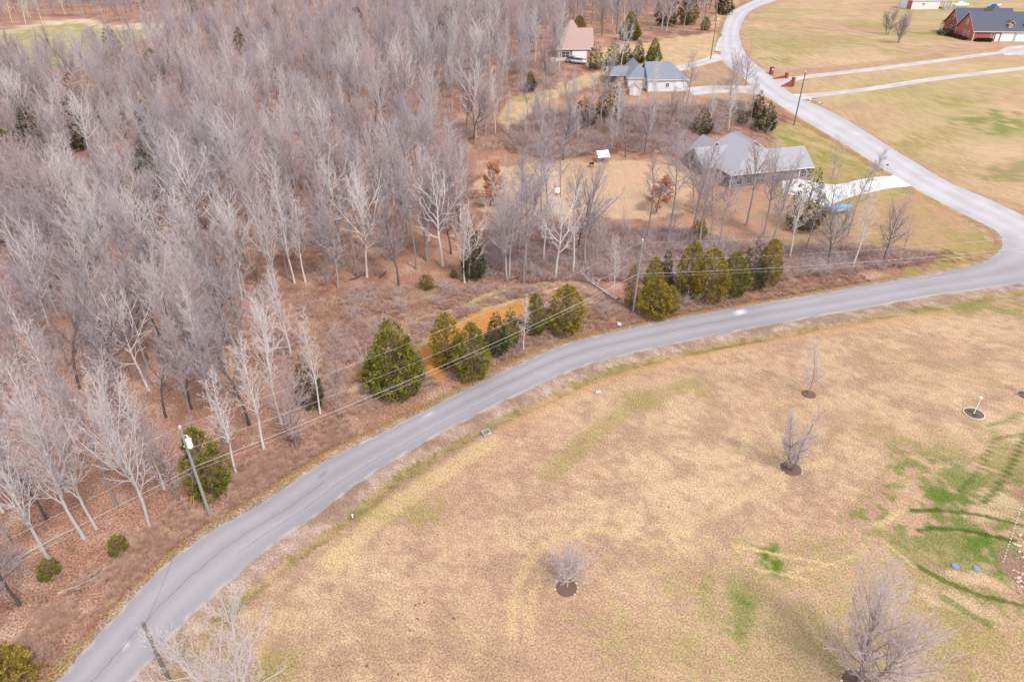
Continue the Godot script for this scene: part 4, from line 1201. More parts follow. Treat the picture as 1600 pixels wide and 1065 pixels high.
	for k in 24:
		bx("board", Vector3(k * 0.36, -0.3, 0.0), Vector3(k * 0.36 + 0.32, 1.75 + 0.04 * sin(k * 2.3), 0.05), M.concrete if k % 5 == 2 else M.fence_grey, h)
	for k in 5:
		bx("fence_post", Vector3(k * 2.1, -0.5, -0.16), Vector3(k * 2.1 + 0.12, 1.8, -0.03), M.wood, h)

	vehicles()
	garden_shrubs()

func wheel(parent: Node3D, pos: Vector3, r: float, w: float) -> void:
	var b := MB.new()
	var t := Transform3D(Basis(Vector3.BACK, PI / 2).rotated(Vector3.UP, PI / 2), pos)
	b.lathe(t, PackedVector2Array([Vector2(0.0, -w / 2), Vector2(r * 0.9, -w / 2), Vector2(r, -w * 0.35), Vector2(r, w * 0.35), Vector2(r * 0.9, w / 2), Vector2(0.0, w / 2)]), 14)
	var o := part("wheel", b, M.black, parent)
	b = MB.new()
	b.lathe(t, PackedVector2Array([Vector2(0.0, -w / 2 - 0.012), Vector2(r * 0.58, -w / 2 - 0.012), Vector2(r * 0.6, w / 2 + 0.012), Vector2(0.0, w / 2 + 0.012)]), 12)
	part("rim", b, M.steel, o)

func car(label: String, pos: Vector3, turn: float, paint: Material) -> void:
	var o := thing("parked_car", label, "car", pos, turn)
	# cross sections along x: [x, low y, shoulder y, half width]
	var body := MB.new()
	var sec := [[-2.25, 0.45, 0.75, 0.72], [-2.1, 0.3, 0.95, 0.86], [-1.2, 0.26, 1.0, 0.9], [0.8, 0.26, 0.98, 0.9], [1.7, 0.28, 0.86, 0.88], [2.2, 0.36, 0.7, 0.74]]
	loft(body, sec)
	part("body", body, paint, o)
	var cab := MB.new()
	loft(cab, [[-2.0, 0.95, 1.02, 0.76], [-1.55, 0.95, 1.58, 0.68], [-0.2, 0.95, 1.66, 0.7], [0.45, 0.95, 1.58, 0.68], [1.15, 0.93, 1.0, 0.78]])
	part("windows", cab, M.glass, o)
	var roof := MB.new()
	loft(roof, [[-1.5, 1.56, 1.62, 0.66], [-0.2, 1.6, 1.7, 0.69], [0.4, 1.56, 1.62, 0.66]])
	part("roof", roof, paint, o)
	for x in [-1.4, 1.4]:
		for z in [-0.82, 0.82]:
			wheel(o, Vector3(x, 0.33, z), 0.33, 0.2)
	for z in [-0.58, 0.58]:
		bx("headlight", Vector3(2.06, 0.56, z - 0.16), Vector3(2.2, 0.7, z + 0.16), M.trim, o)

func loft(b: MB, sec: Array) -> void:
	# rounded boxes between cross sections [x, low, high, half width]
	var rings := []
	for s in sec:
		var ring := []
		for k in 12:
			var a := TAU * (k + 0.5) / 12
			var cy := signf(cos(a)) * pow(absf(cos(a)), 0.45)
			var sy := signf(sin(a)) * pow(absf(sin(a)), 0.45)
			ring.append(Vector3(s[0], (s[1] + s[2]) * 0.5 + (s[2] - s[1]) * 0.5 * sy, s[3] * cy))
		rings.append(ring)
	for k in rings.size() - 1:
		for j in 12:
			b.quad(rings[k][j], rings[k + 1][j], rings[k + 1][(j + 1) % 12], rings[k][(j + 1) % 12])
	for e in [0, rings.size() - 1]:
		var c := Vector3.ZERO
		for p in rings[e]:
			c += p / 12.0
		for j in 12:
			if e == 0:
				b.tri(c, rings[e][j], rings[e][(j + 1) % 12])
			else:
				b.tri(c, rings[e][(j + 1) % 12], rings[e][j])

func boat(label: String, pos: Vector3, turn: float, hull: Material, top: Material, length: float, cabin: bool) -> void:
	var o := thing("boat", label, "boat", pos, turn)
	var k := length / 5.0
	var b := MB.new()
	loft(b, [[-2.4 * k, 0.55, 1.15, 0.72 * k], [-1.0 * k, 0.5, 1.15, 0.85 * k], [0.8 * k, 0.52, 1.18, 0.78 * k], [1.8 * k, 0.66, 1.24, 0.45 * k], [2.5 * k, 0.95, 1.3, 0.06]])
	part("hull", b, hull, o)
	b = MB.new()
	loft(b, [[-2.42 * k, 1.02, 1.22, 0.76 * k], [-1.2 * k, 1.02, 1.34, 0.89 * k], [-0.4 * k, 1.02, 1.55, 0.87 * k], [0.5 * k, 1.05, 1.45, 0.82 * k], [1.7 * k, 1.1, 1.33, 0.5 * k], [2.45 * k, 1.16, 1.33, 0.1]])
	part("cover", b, top, o)
	if cabin:
		b = MB.new()
		loft(b, [[-0.9 * k, 1.4, 1.9, 0.6 * k], [0.1 * k, 1.4, 2.1, 0.62 * k], [1.1 * k, 1.35, 1.5, 0.45 * k]])
		part("cabin", b, M.door_white, o)
		b = MB.new()
		loft(b, [[-0.7 * k, 1.65, 1.85, 0.64 * k], [0.2 * k, 1.6, 1.95, 0.66 * k]])
		part("cabin_window", b, M.glass, o)
	b = MB.new()
	for z in [-0.45, 0.45]:
		b.box(Vector3(-2.2 * k, 0.38, z - 0.05), Vector3(1.9 * k, 0.5, z + 0.05))
	b.box(Vector3(1.6 * k, 0.36, -0.05), Vector3(3.3 * k, 0.46, 0.05))
	b.box(Vector3(-1.0 * k, 0.28, -0.85 * k), Vector3(-0.9 * k, 0.38, 0.85 * k))
	part("trailer", b, M.steel, o)
	for z in [-0.92, 0.92]:
		wheel(o, Vector3(-0.95 * k, 0.28, z * k), 0.28, 0.18)

func vehicles() -> void:
	var blue := mat(Color(0.16, 0.42, 0.72), 0.6, grain(51, 0.1, 3, 0.6, 1.0, 256), 1.5)
	var silver := mat(Color(0.5, 0.54, 0.6), 0.3)
	silver.clearcoat_enabled = true
	var slate := mat(Color(0.2, 0.24, 0.3), 0.35)
	boat("boat under a bright blue tarpaulin on a trailer by the white concrete driveway", at(Vector2(60.55, -119.48)), 0.22, M.steel, blue, 4.9, false)
	boat("white cabin boat on a trailer behind the red brick house", Vector3(189, terr(189, -318), -318), 0.2, M.door_white, M.door_white, 7.5, true)
	boat("boat with a blue cover behind the red brick house", Vector3(203, terr(203, -318), -318), 0.1, M.door_white, blue, 6.0, false)
	car("silver car parked before the white garage door of the tan roofed house", at(Vector2(18.79, -202.89)), -0.5, silver)
	car("dark grey car half hidden by branches at the tan roofed house", at(Vector2(17.30, -204.50)), -0.3, slate)

func clump_shrub(called: String, pos: Vector3, w: float, h: float, cols: Array, sd: int, label: String, category := "shrub", group := "") -> void:
	var m := cedar_mesh(h, w, 0.45, 0.1, 110, 10, cols, sd)
	var o := thing(called, label, category, pos, 0.0, group)
	put_mesh("stem", m[0], o)
	put_mesh("foliage", m[1], o)

func garden_shrubs() -> void:
	var dk := [Color(0.02, 0.045, 0.025), Color(0.045, 0.075, 0.04), Color(0.015, 0.03, 0.018)]
	var rd := [Color(0.10, 0.05, 0.03), Color(0.16, 0.075, 0.045), Color(0.05, 0.03, 0.02)]
	var y := terr(141, -227)
	clump_shrub("round_shrub", Vector3(139.6, y, -238.5), 5.2, 1.9, dk, 901, "low round clipped dark green shrub at the brick house corner")
	clump_shrub("evergreen_shrub", Vector3(142.6, y, -243.0), 4.4, 5.0, dk, 902, "loose dark evergreen rising behind the low round shrub")
	for k in 5:
		clump_shrub("hedge_shrub", Vector3(142.6 + k * 0.95, y, -226.2 + 0.07 * k), 1.1, 1.0, [Color(0.04, 0.035, 0.015), Color(0.075, 0.06, 0.03), Color(0.03, 0.03, 0.012)], 903 + k, "dark clipped shrub in the hedge along the brick house front", "shrub", "hedge along the brick house front")
	for k in 5:
		clump_shrub("foundation_shrub", Vector3(140.4 - 0.05 * k, y, -229.0 - k * 2.0), 1.4, 1.1, rd, 910 + k, "reddish shrub in the bed under the brick gable", "shrub", "reddish shrubs under the brick gable")

# ---------------------------------------------------------------- poles and wires
func pole(pos: Vector3, h: float, lean: Vector2, m: Material, label: String, arm_yaw: float, fittings := true) -> Node3D:
	var o := thing("utility_pole", label, "utility pole", pos)
	var b := MB.new()
	b.tube(PackedVector3Array([Vector3(0, -0.5, 0), Vector3(lean.x * 0.5, h * 0.5, lean.y * 0.5), Vector3(lean.x, h, lean.y)]), PackedFloat32Array([0.16, 0.135, 0.11]), 10, Color.WHITE)
	b.lathe(Transform3D(Basis(), Vector3(lean.x, h, lean.y)), PackedVector2Array([Vector2(0.11, 0.0), Vector2(0.0, 0.02)]), 10)
	part("shaft", b, m, o)
	if fittings:
		var top := Vector3(lean.x, h, lean.y)
		b = MB.new()
		b.lathe(Transform3D(Basis(), top + Vector3(0, 0.02, 0)), PackedVector2Array([Vector2(0.03, 0.0), Vector2(0.03, 0.16), Vector2(0.09, 0.18), Vector2(0.07, 0.24), Vector2(0.1, 0.26), Vector2(0.05, 0.36), Vector2(0.0, 0.36)]), 8)
		part("insulator", b, M.door_white, o)
		b = MB.new()
		b.obox(Transform3D(Basis(Vector3.UP, arm_yaw), top + Vector3(0, -1.9, 0) + Vector3(0, 0, 0)), Vector3(0.42, 0.12, 0.08))
		part("bracket", b, M.steel, o)
	return o

func wire(a: Vector3, b: Vector3, sag: float, r: float, m: Material, label: String, group := "") -> void:
	var pts := PackedVector3Array()
	var rad := PackedFloat32Array()
	for k in 33:
		var t := k / 32.0
		pts.append(a.lerp(b, t) - Vector3(0, sag * 4.0 * t * (1.0 - t), 0))
		rad.append(r)
	var mb := MB.new()
	mb.tube(pts, rad, 5, Color.WHITE)
	var o := part("overhead_wire", mb, m, self)
	tag(o, label, "wire", group)

func make_utilities() -> void:
	var grey := mat(Color(0.30, 0.31, 0.27), 0.9, grain(61, 0.12, 3, 0.6, 1.0, 256), 0.8)
	var brown := mat(Color(0.20, 0.185, 0.155), 0.9, grain(62, 0.12, 3, 0.5, 1.0, 256), 0.8)
	var alu := mat(Color(0.62, 0.60, 0.60), 0.5)
	var cable := mat(Color(0.50, 0.47, 0.47), 0.6)
	var yellow := mat(Color(0.62, 0.42, 0.06), 0.6)
	var p1 := at(Vector2(-28.58, -45.97))
	var p2 := at(Vector2(17.18, -84.28))
	var p3 := at(Vector2(64.91, -159.39))
	var p4 := at(Vector2(55.85, -204.52))
	var o := pole(p1, 10.5, Vector2(-0.1, 0.0), grey, "weathered utility pole carrying a white transformer by the dense cedar", 0.6)
	# transformer can on the pole
	var b := MB.new()
	b.lathe(Transform3D(Basis(), Vector3(0.34, 8.55, 0.14)), PackedVector2Array([Vector2(0.0, 0.0), Vector2(0.22, 0.0), Vector2(0.24, 0.05), Vector2(0.24, 0.85), Vector2(0.26, 0.87), Vector2(0.24, 0.93), Vector2(0.0, 0.98)]), 16)
	var tr := part("transformer", b, M.door_white, o)
	b = MB.new()
	b.lathe(Transform3D(Basis(), Vector3(0.36, 9.5, 0.14)), PackedVector2Array([Vector2(0.05, 0.0), Vector2(0.05, 0.2), Vector2(0.08, 0.22), Vector2(0.03, 0.34), Vector2(0.0, 0.34)]), 8)
	part("bushing", b, M.steel, tr)
	b = MB.new()
	b.tube(PackedVector3Array([Vector3(0.0, 9.75, 0), Vector3(0.25, 9.9, 0.1), Vector3(0.45, 9.75, 0.14)]), PackedFloat32Array([0.04, 0.04, 0.05]), 6, Color.WHITE)
	part("cutout", b, M.door_white, tr)
	o = pole(p2, 11.0, Vector2(0.25, 0.0), grey, "tall grey utility pole beside the low golden cedar", 0.2)
	pole(p3, 11.4, Vector2(0.05, 0), brown, "utility pole at the road beside the gravel lane", 0.7)
	o = pole(p4, 11.1, Vector2(0, 0), brown, "utility pole with a cross fitting on the far front lawn", 0.7)
	bx("crossarm", Vector3(-0.1, 10.2, -0.05), Vector3(0.9, 10.32, 0.05), M.door_white, o)
	var pn := at(Vector2(-25.15, -29.22))
	pole(pn, 7.4, Vector2(0, 0), brown, "bare dark pole without wires on top beside the pale roadside tree", 0.0, false)
	var p5 := at(Vector2(62.48, -242.91))
	pole(p5, 9.0, Vector2(0, 0), brown, "distant utility pole by the small round evergreen", 0.0)
	var p6 := at(Vector2(74.04, -272.96))
	pole(p6, 9.5, Vector2(0, 0), brown, "farthest utility pole beside the road at the wood edge", 0.0)
	pole(at(Vector2(154.77, -302.01)), 8.0, Vector2(0, 0), M.fence_grey, "thin grey pole behind the two rounded trees on the far lawn", 0.0, false)
	# spans along the road: primary, neutral, cables
	var e := Vector3(106, terr(106, -100), -100)
	var w := Vector3(-62, 0, -14)
	var spans := [[10.85, 1.0, 0.007, alu, "thin top wire"], [8.3, 1.1, 0.008, alu, "second wire down"], [6.2, 0.9, 0.018, cable, "thick bundled cable"], [5.75, 1.0, 0.009, cable, "lowest thin cable"]]
	for s in spans:
		wire(p1 + Vector3(-0.1, s[0] - 0.1, 0), p2 + Vector3(0.2, s[0], 0), s[1], s[2], s[3], s[4] + " between the transformer pole and the tall grey pole", "overhead wires along the road")
		wire(p2 + Vector3(0.2, s[0], 0), e + Vector3(0, s[0], 0), s[1] * 1.3, s[2] * 0.9, s[3], s[4] + " running from the tall grey pole past the cedar clump", "overhead wires along the road")
		wire(w + Vector3(0, s[0], 0), p1 + Vector3(-0.1, s[0] - 0.1, 0), s[1] * 0.8, s[2] * 0.8, s[3], s[4] + " running from the transformer pole over the leaf slope", "overhead wires along the road")
	wire(p3 + Vector3(0, 10.9, 0), p4 + Vector3(0, 10.9, 0), 0.6, 0.014, alu, "wire between the lane side pole and the front lawn pole")
	wire(p4 + Vector3(0, 10.9, 0), p6 + Vector3(0, 9.2, 0), 0.8, 0.016, alu, "wire from the front lawn pole to the farthest pole")
	wire(pn + Vector3(0, 7.1, 0), p1 + Vector3(-0.06, 5.3, 0), 0.9, 0.008, M.dark, "thin black cable crossing the road from the bare dark pole")
	# guy wires with yellow guards
	for g in [[p1, Vector2(-30.23, -46.46), 7.5], [p1, Vector2(-30.66, -46.62), 6.2], [p2, Vector2(16.38, -87.68), 9.0], [p2, Vector2(16.57, -86.33), 6.0]]:
		var foot := at(g[1])
		wire(foot, (g[0] as Vector3) + Vector3(0, g[2], 0), 0.0, 0.01, M.steel, "steel guy wire staying a roadside utility pole", "guy wires")
		var d := ((g[0] as Vector3) + Vector3(0, g[2], 0) - foot).normalized()
		var gb := MB.new()
		gb.tube(PackedVector3Array([foot + d * 0.1, foot + d * 2.0]), PackedFloat32Array([0.035, 0.035]), 6, Color.WHITE)
		var go := part("guy_guard", gb, yellow, self)
		tag(go, "yellow plastic guard on a guy wire foot", "guy guard", "yellow guy wire guards")

# ---------------------------------------------------------------- smaller things
func stone(b: MB, c: Vector3, r: Vector3, sd: float, col := Color.WHITE) -> void:
	# a rough faceted stone
	var ring := []
	for k in 3:
		var y: float = [-0.5, 0.25, 0.75][k]
		var rr: float = [0.9, 1.0, 0.5][k]
		var row := []
		for j in 6:
			var a := TAU * j / 6 + sd + k * 0.4
			var w := rr * (0.85 + 0.25 * sin(sd * 7.0 + j * 2.1 + k))
			row.append(c + Vector3(cos(a) * w * r.x, y * r.y, sin(a) * w * r.z))
		ring.append(row)
	for k in 2:
		for j in 6:
			b.quad(ring[k][j], ring[k][(j + 1) % 6], ring[k + 1][(j + 1) % 6], ring[k + 1][j], col)
	for j in 6:
		b.tri(ring[2][j], ring[2][(j + 1) % 6], c + Vector3(0, r.y, 0), col)

func mulch_bed(pos: Vector3, r: float, label: String, edging: bool) -> void:
	var o := thing("mulch_bed", label, "mulch bed", pos)
	var b := MB.new()
	b.lathe(Transform3D(Basis(), Vector3.ZERO), PackedVector2Array([Vector2(r, -0.12), Vector2(r * 0.93, 0.06), Vector2(r * 0.6, 0.12), Vector2(0.2, 0.16), Vector2(0.0, 0.16)]), 22)
	part("mulch", b, M.soil, o)
	if edging:
		var n := int(r * 16)
		for k in n:
			if sin(k * 12.9) > 0.75:
				continue
			var a := TAU * k / n
			b = MB.new()
			stone(b, Vector3(cos(a) * r * 1.02, 0.05, sin(a) * r * 1.02), Vector3(0.1, 0.09, 0.08) * (1.0 + 0.3 * sin(k * 3.7)), k * 1.7)
			part("edging_stone", b, M.pale_stone, o)

func make_small_things() -> void:
	M.pale_stone = mat(Color(0.52, 0.47, 0.42), 0.9)
	var teal := mat(Color(0.10, 0.34, 0.32), 0.5)
	var lid_blue := mat(Color(0.20, 0.245, 0.34), 0.6)
	var o: Node3D
	var b: MB
	mulch_bed(at(Vector2(4.57, -37.66)), 0.95, "mulch ring with pale edging stones under the small round tree", true)
	mulch_bed(at(Vector2(28.51, -52.20)), 1.1, "mulch ring with pale edging stones under the vase shaped tree", true)
	mulch_bed(at(Vector2(35.04, -64.92)), 0.85, "dark mulch ring without stones under the faint thin tree", false)
	mulch_bed(at(Vector2(60.55, -64.67)), 0.9, "dark mulch ring under the young tree past the lamp bed", true)
	mulch_bed(at(Vector2(25.44, -29.22)), 1.1, "mulch ring under the wide spreading tree", true)
	# lamp post in a round bed
	var lp := at(Vector2(52.35, -61.15))
	o = thing("planting_bed", "round planting bed ringed with pale edging round the white lamp post", "planting bed", lp)
	b = MB.new()
	b.lathe(Transform3D(), PackedVector2Array([Vector2(0.98, -0.1), Vector2(0.98, 0.1), Vector2(0.5, 0.14), Vector2(0.0, 0.14)]), 24)
	part("soil", b, M.soil, o)
	for k in 26:
		var a := TAU * k / 26
		b = MB.new()
		b.obox(Transform3D(Basis(Vector3.UP, -a), Vector3(cos(a) * 1.05, 0.06, sin(a) * 1.05)), Vector3(0.09, 0.2, 0.235))
		part("edging_block", b, M.pale_stone, o)
	rng.seed = 9
	for k in 6:
		b = MB.new()
		var c := Vector3(rng.randf_range(-0.6, 0.6), 0.12, rng.randf_range(-0.6, 0.6))
		for j in 24:
			b.spike(c, c + Vector3(rng.randfn() * 0.2, rng.randf_range(0.1, 0.32), rng.randfn() * 0.2), 0.02, Color.WHITE)
		part("low_plant", b, M.plant, o)
	o = thing("lamp_post", "white lamp post in the round planting bed on the lawn", "lamp post", lp)
	b = MB.new()
	b.lathe(Transform3D(), PackedVector2Array([Vector2(0.11, 0.0), Vector2(0.11, 0.2), Vector2(0.055, 0.26), Vector2(0.045, 2.0), Vector2(0.07, 2.04), Vector2(0.0, 2.05)]), 12)
	part("post", b, M.door_white, o)
	b = MB.new()
	b.lathe(Transform3D(Basis(), Vector3(0, 2.05, 0)), PackedVector2Array([Vector2(0.0, 0.0), Vector2(0.1, 0.02), Vector2(0.15, 0.28), Vector2(0.0, 0.28)]), 8)
	part("lantern", b, M.door_white, o)
	b = MB.new()
	b.lathe(Transform3D(Basis(), Vector3(0, 2.34, 0)), PackedVector2Array([Vector2(0.2, 0.0), Vector2(0.06, 0.12), Vector2(0.03, 0.2), Vector2(0.0, 0.22)]), 8)
	part("cap", b, M.door_white, o)
	# catch basin in the ditch
	var cp := at(Vector2(-2.80, -57.88))
	o = thing("catch_basin", "square concrete drain box open in the roadside ditch", "drain", cp + Vector3(0, 0.0, 0), 0.5)
	for s in [[-0.46, -0.34, -0.46, 0.46], [0.34, 0.46, -0.46, 0.46], [-0.34, 0.34, -0.46, -0.34], [-0.34, 0.34, 0.34, 0.46]]:
		bx("rim", Vector3(s[0], -0.5, s[2]), Vector3(s[1], 0.22, s[3]), M.fence_grey, o)
	bx("floor", Vector3(-0.34, -0.5, -0.34), Vector3(0.34, -0.4, 0.34), M.soil, o)
	b = MB.new()
	stone(b, Vector3(0.2, 0.16, 0.3), Vector3(0.22, 0.16, 0.13), 2.0)
	part("loose_stone", b, M.pale_stone, o)
	# marker by the verge
	o = thing("marker_post", "short white marker post with a dark base on the verge", "marker", at(Vector2(-15.03, -45.73)))
	b = MB.new()
	b.lathe(Transform3D(), PackedVector2Array([Vector2(0.12, 0.0), Vector2(0.12, 0.1), Vector2(0.0, 0.12)]), 10)
	part("base", b, M.dark, o)
	b = MB.new()
	b.lathe(Transform3D(), PackedVector2Array([Vector2(0.085, 0.1), Vector2(0.085, 0.48), Vector2(0.05, 0.54), Vector2(0.0, 0.54)]), 10)
	part("tube", b, M.door_white, o)
	bx("band", Vector3(-0.09, 0.26, -0.09), Vector3(0.09, 0.34, 0.09), mat(Color(0.3, 0.22, 0.38), 0.6), o)
	# lids
	for p in [Vector2(38.51, -39.85), Vector2(40.22, -39.55)]:
		o = thing("access_lid", "blue grey round tank lid set in the green lawn", "lid", at(p), 0.0, "blue tank lids in the lawn")
		b = MB.new()
		b.lathe(Transform3D(), PackedVector2Array([Vector2(0.3, -0.05), Vector2(0.3, 0.1), Vector2(0.26, 0.13), Vector2(0.22, 0.11), Vector2(0.0, 0.14)]), 18)
		part("lid", b, lid_blue, o)
		for k in 4:
			bx("rib", Vector3(-0.2, 0.125, -0.16 + k * 0.1), Vector3(0.2, 0.15, -0.13 + k * 0.1), lid_blue, o)
	# road sign on stakes
	o = thing("yard_sign", "small white and teal sign on stakes at the wooded road side", "sign", at(Vector2(14.75, -80.38)), -0.45)
	bx("board", Vector3(-0.32, 0.35, -0.02), Vector3(0.22, 0.85, 0.0), M.door_white, o)
	bx("edge_panel", Vector3(0.221, 0.4, -0.02), Vector3(0.42, 0.85, 0.0), teal, o)
	for x in [-0.24, 0.16]:
		bx("stake", Vector3(x - 0.02, -0.2, -0.05), Vector3(x + 0.02, 0.8, -0.021), M.steel, o)
	# mailbox by the concrete driveway
	o = thing("mailbox", "black mailbox on a white post where the concrete driveway meets the road", "mailbox", at(Vector2(76.38, -136.99)), 0.5)
	bx("post", Vector3(-0.06, -0.2, -0.06), Vector3(0.06, 1.25, 0.06), M.door_white, o)
	bx("arm", Vector3(0.061, 1.0, -0.05), Vector3(0.5, 1.08, 0.05), M.door_white, o)
	b = MB.new()
	loft(b, [[0.1, 1.09, 1.36, 0.13], [0.62, 1.09, 1.36, 0.13]])
	part("box", b, M.black, o)
	# brick mailbox and gate walls of the brick house driveway
	var bp := at(Vector2(68.87, -191.26))
	o = thing("brick_mailbox", "red brick mailbox pillar at the road above the gravel driveway", "mailbox", bp, 0.4)
	bx("pillar", Vector3(-0.42, -0.3, -0.36), Vector3(0.42, 1.75, 0.36), M.brick_dark, o)
	bx("cap", Vector3(-0.48, 1.75, -0.42), Vector3(0.48, 1.87, 0.42), M.brick_dark, o)
	bx("mail_door", Vector3(-0.16, 1.1, 0.361), Vector3(0.16, 1.45, 0.39), M.door_white, o)
	for g in [[Vector2(71.71, -188.35), "low brick wing wall with a pillar on the upper side of the gravel driveway", 0.55, 3.4, 0.9], [Vector2(71.79, -183.29), "tall brick wing wall with a pillar on the lower side of the gravel driveway", 0.95, 3.2, 1.6]]:
		o = thing("brick_wall", g[1], "wall", at(g[0]), g[2] * 0.4)
		var n := 6
		b = MB.new()
		var x0: float = -g[3]
		b.v.clear()
		for k in n:
			var xa := lerpf(x0, 0.0, float(k) / n)
			var xb := lerpf(x0, 0.0, float(k + 1) / n)
			var hh: float = lerpf(0.35, g[4], pow(float(k + 1) / n, 1.4))
			b.box(Vector3(xa, -0.4, -0.14), Vector3(xb - 0.003, hh, 0.14))
		part("wall", b, M.brick_dark, o)
		bx("pillar", Vector3(0.0, -0.4, -0.33), Vector3(0.62, g[4] + 0.5, 0.33), M.brick_dark, o)
		bx("pillar_cap", Vector3(-0.06, g[4] + 0.5, -0.39), Vector3(0.68, g[4] + 0.6, 0.39), M.brick_dark, o)
	# rocks at the culvert under the gravel lane
	rng.seed = 12
	for k in 9:
		b = MB.new()
		var c := Vector2(73.59, -173.48) + Vector2(rng.randfn() * 1.1, rng.randfn() * 0.7)
		stone(b, Vector3.ZERO, Vector3(0.45, 0.35, 0.4) * rng.randf_range(0.6, 1.3), k * 1.3)
		o = part("culvert_rock", b, M.pale_stone if k % 2 == 0 else M.fence_grey, self)
		o.position = at(c, 0.08)
		tag(o, "grey rock heaped at the culvert end of the gravel lane", "rock", "rocks at the lane culvert")
	# things in the back yard
	o = thing("tilted_panel", "white rectangular panel tilted on a dark post in the back yard", "panel", at(Vector2(19.13, -141.82)), 0.35)
	bx("post", Vector3(-0.1, -0.2, -0.1), Vector3(0.1, 1.3, 0.1), M.dark, o)
	b = MB.new()
	b.obox(Transform3D(Basis(Vector3.RIGHT, 0.75), Vector3(0, 1.6, 0)), Vector3(2.7, 0.08, 1.7))
	var pn := part("panel", b, M.door_white, o)
	for k in 3:
		b = MB.new()
		b.obox(Transform3D(Basis(Vector3.RIGHT, 0.75), Vector3(0, 1.6, 0)) * Transform3D(Basis(), Vector3(-0.9 + k * 0.9, 0.05, 0)), Vector3(0.05, 0.03, 1.68))
		part("seam", b, M.steel, pn)
	b = MB.new()
	for g in [[Vector2(8.11, -136.25), 3.6, 0.5, 0.1, "long narrow timber bed frame in the back yard"], [Vector2(7.35, -133.81), 1.5, 0.9, -0.05, "pale boxed timber bed below the long narrow one"], [Vector2(9.75, -135.15), 1.2, 0.9, 0.15, "timber bed filled with grey soil in the back yard"]]:
		o = thing("raised_bed", g[4], "garden bed", at(g[0]), g[3])
		var x: float = g[1] / 2
		var z: float = g[2] / 2
		bx("board", Vector3(-x, -0.2, z), Vector3(x, 0.35, z + 0.06), M.lumber, o)
		bx("board", Vector3(-x, -0.2, -z - 0.06), Vector3(x, 0.35, -z), M.lumber, o)
		bx("board", Vector3(-x - 0.06, -0.2, -z - 0.06), Vector3(-x, 0.34, z + 0.06), M.lumber, o)
		bx("board", Vector3(x, -0.2, -z - 0.06), Vector3(x + 0.06, 0.34, z + 0.06), M.lumber, o)
		bx("soil", Vector3(-x, -0.2, -z), Vector3(x, 0.24, z), M.fence_grey if g[1] < 1.3 else M.lumber, o)
	o = thing("hive_box", "white box on a dark stand below the timber beds", "box", at(Vector2(8.82, -127.28)))
	posts(o, [[-0.4, -0.2, -0.3, 0.5], [0.4, -0.2, -0.3, 0.5], [-0.4, -0.2, 0.3, 0.5], [0.4, -0.2, 0.3, 0.5]], 0.04, M.wood, "leg")
	bx("box", Vector3(-0.45, 0.5, -0.35), Vector3(0.45, 1.15, 0.35), M.door_white, o)
	bx("lid", Vector3(-0.52, 1.15, -0.42), Vector3(0.52, 1.23, 0.42), M.door_white, o)
	o = thing("grill", "black barbecue grill in the back yard near the tilted panel", "grill", at(Vector2(16.48, -139.25)))
	posts(o, [[-0.35, 0.0, -0.2, 0.6], [0.35, 0.0, -0.2, 0.6], [-0.35, 0.0, 0.2, 0.6], [0.35, 0.0, 0.2, 0.6]], 0.03, M.black, "leg")
	b = MB.new()
	loft(b, [[-0.45, 0.6, 1.1, 0.32], [0.45, 0.6, 1.1, 0.32]])
	part("body", b, M.black, o)
	# bleached snag, fallen trunk, logs
	var dead := mat(Color(0.50, 0.45, 0.42), 0.9)
	o = thing("dead_snag", "broken white dead trunk standing near the big upright grey tree", "tree", at(Vector2(9.56, -96.46)))
	b = MB.new()
	b.tube(PackedVector3Array([Vector3(0, -0.3, 0), Vector3(0.05, 3, 0), Vector3(-0.1, 6.6, 0), Vector3(-0.12, 7.4, 0)]), PackedFloat32Array([0.2, 0.17, 0.13, 0.05]), 8, Color.WHITE)
	part("trunk", b, dead, o)
	b = MB.new()
	b.spike(Vector3(-0.05, 5.0, 0), Vector3(0.7, 5.6, 0.2), 0.05, Color.WHITE)
	part("stub", b, dead, o)
	var fq := forest_q(9.0, {"r": 0.19, "bark": Color(0.48, 0.41, 0.36), "twig": Color(0.45, 0.38, 0.35), "start": [0.4, 0.2, 0.1, 0], "count": [14, 6, 5, 3], "ratio": [0.34, 0.45, 0.5, 0.5]})
	var fm := make_tree(fq, 820)
	var f0 := at(Vector2(15.22, -88.07), 0.35)
	var f1 := at(Vector2(9.40, -97.12), 0.6)
	o = tree_thing("fallen_tree", fm, f0, 0.0, Vector3.ONE, "fallen pale trunk with a snapped yellow butt behind the roadside sign", "tree")
	var yd := (f1 - f0).normalized()
	var xd := yd.cross(Vector3.UP).normalized()
	var sc := (f1 - f0).length() / 8.5
	o.transform = Transform3D(Basis(xd, yd, xd.cross(yd)).scaled(Vector3.ONE * sc), f0)
	var bark_dark := mat(Color(0.1, 0.075, 0.065), 0.95)
	for g in [[Vector2(-25.06, -94.50), Vector2(-23.74, -95.37), 0.16, "short dark log lying at the clearing edge"], [Vector2(-20.64, -95.35), Vector2(-19.82, -97.13), 0.14, "dark log leaning in leaf litter at the clearing edge"], [Vector2(-22.18, -88.67), Vector2(-21.12, -89.06), 0.2, "dark rotten log alone in the reddish clearing"], [Vector2(-43.30, -40.69), Vector2(-40.53, -43.84), 0.07, "long thin grey pole of deadwood on the leaf slope"]]:
		b = MB.new()
		var a := at(g[0], 0.1)
		var c := at(g[1], 0.22)
		var pts := PackedVector3Array()
		var rr := PackedFloat32Array()
		for k in 6:
			pts.append(a.lerp(c, k / 5.0) + Vector3(0, 0.05 * sin(k * 2.0), 0.05 * cos(k * 3.0)))
			rr.append(g[2] * (1.0 - 0.1 * k))
		b.tube(pts, rr, 7, Color.WHITE)
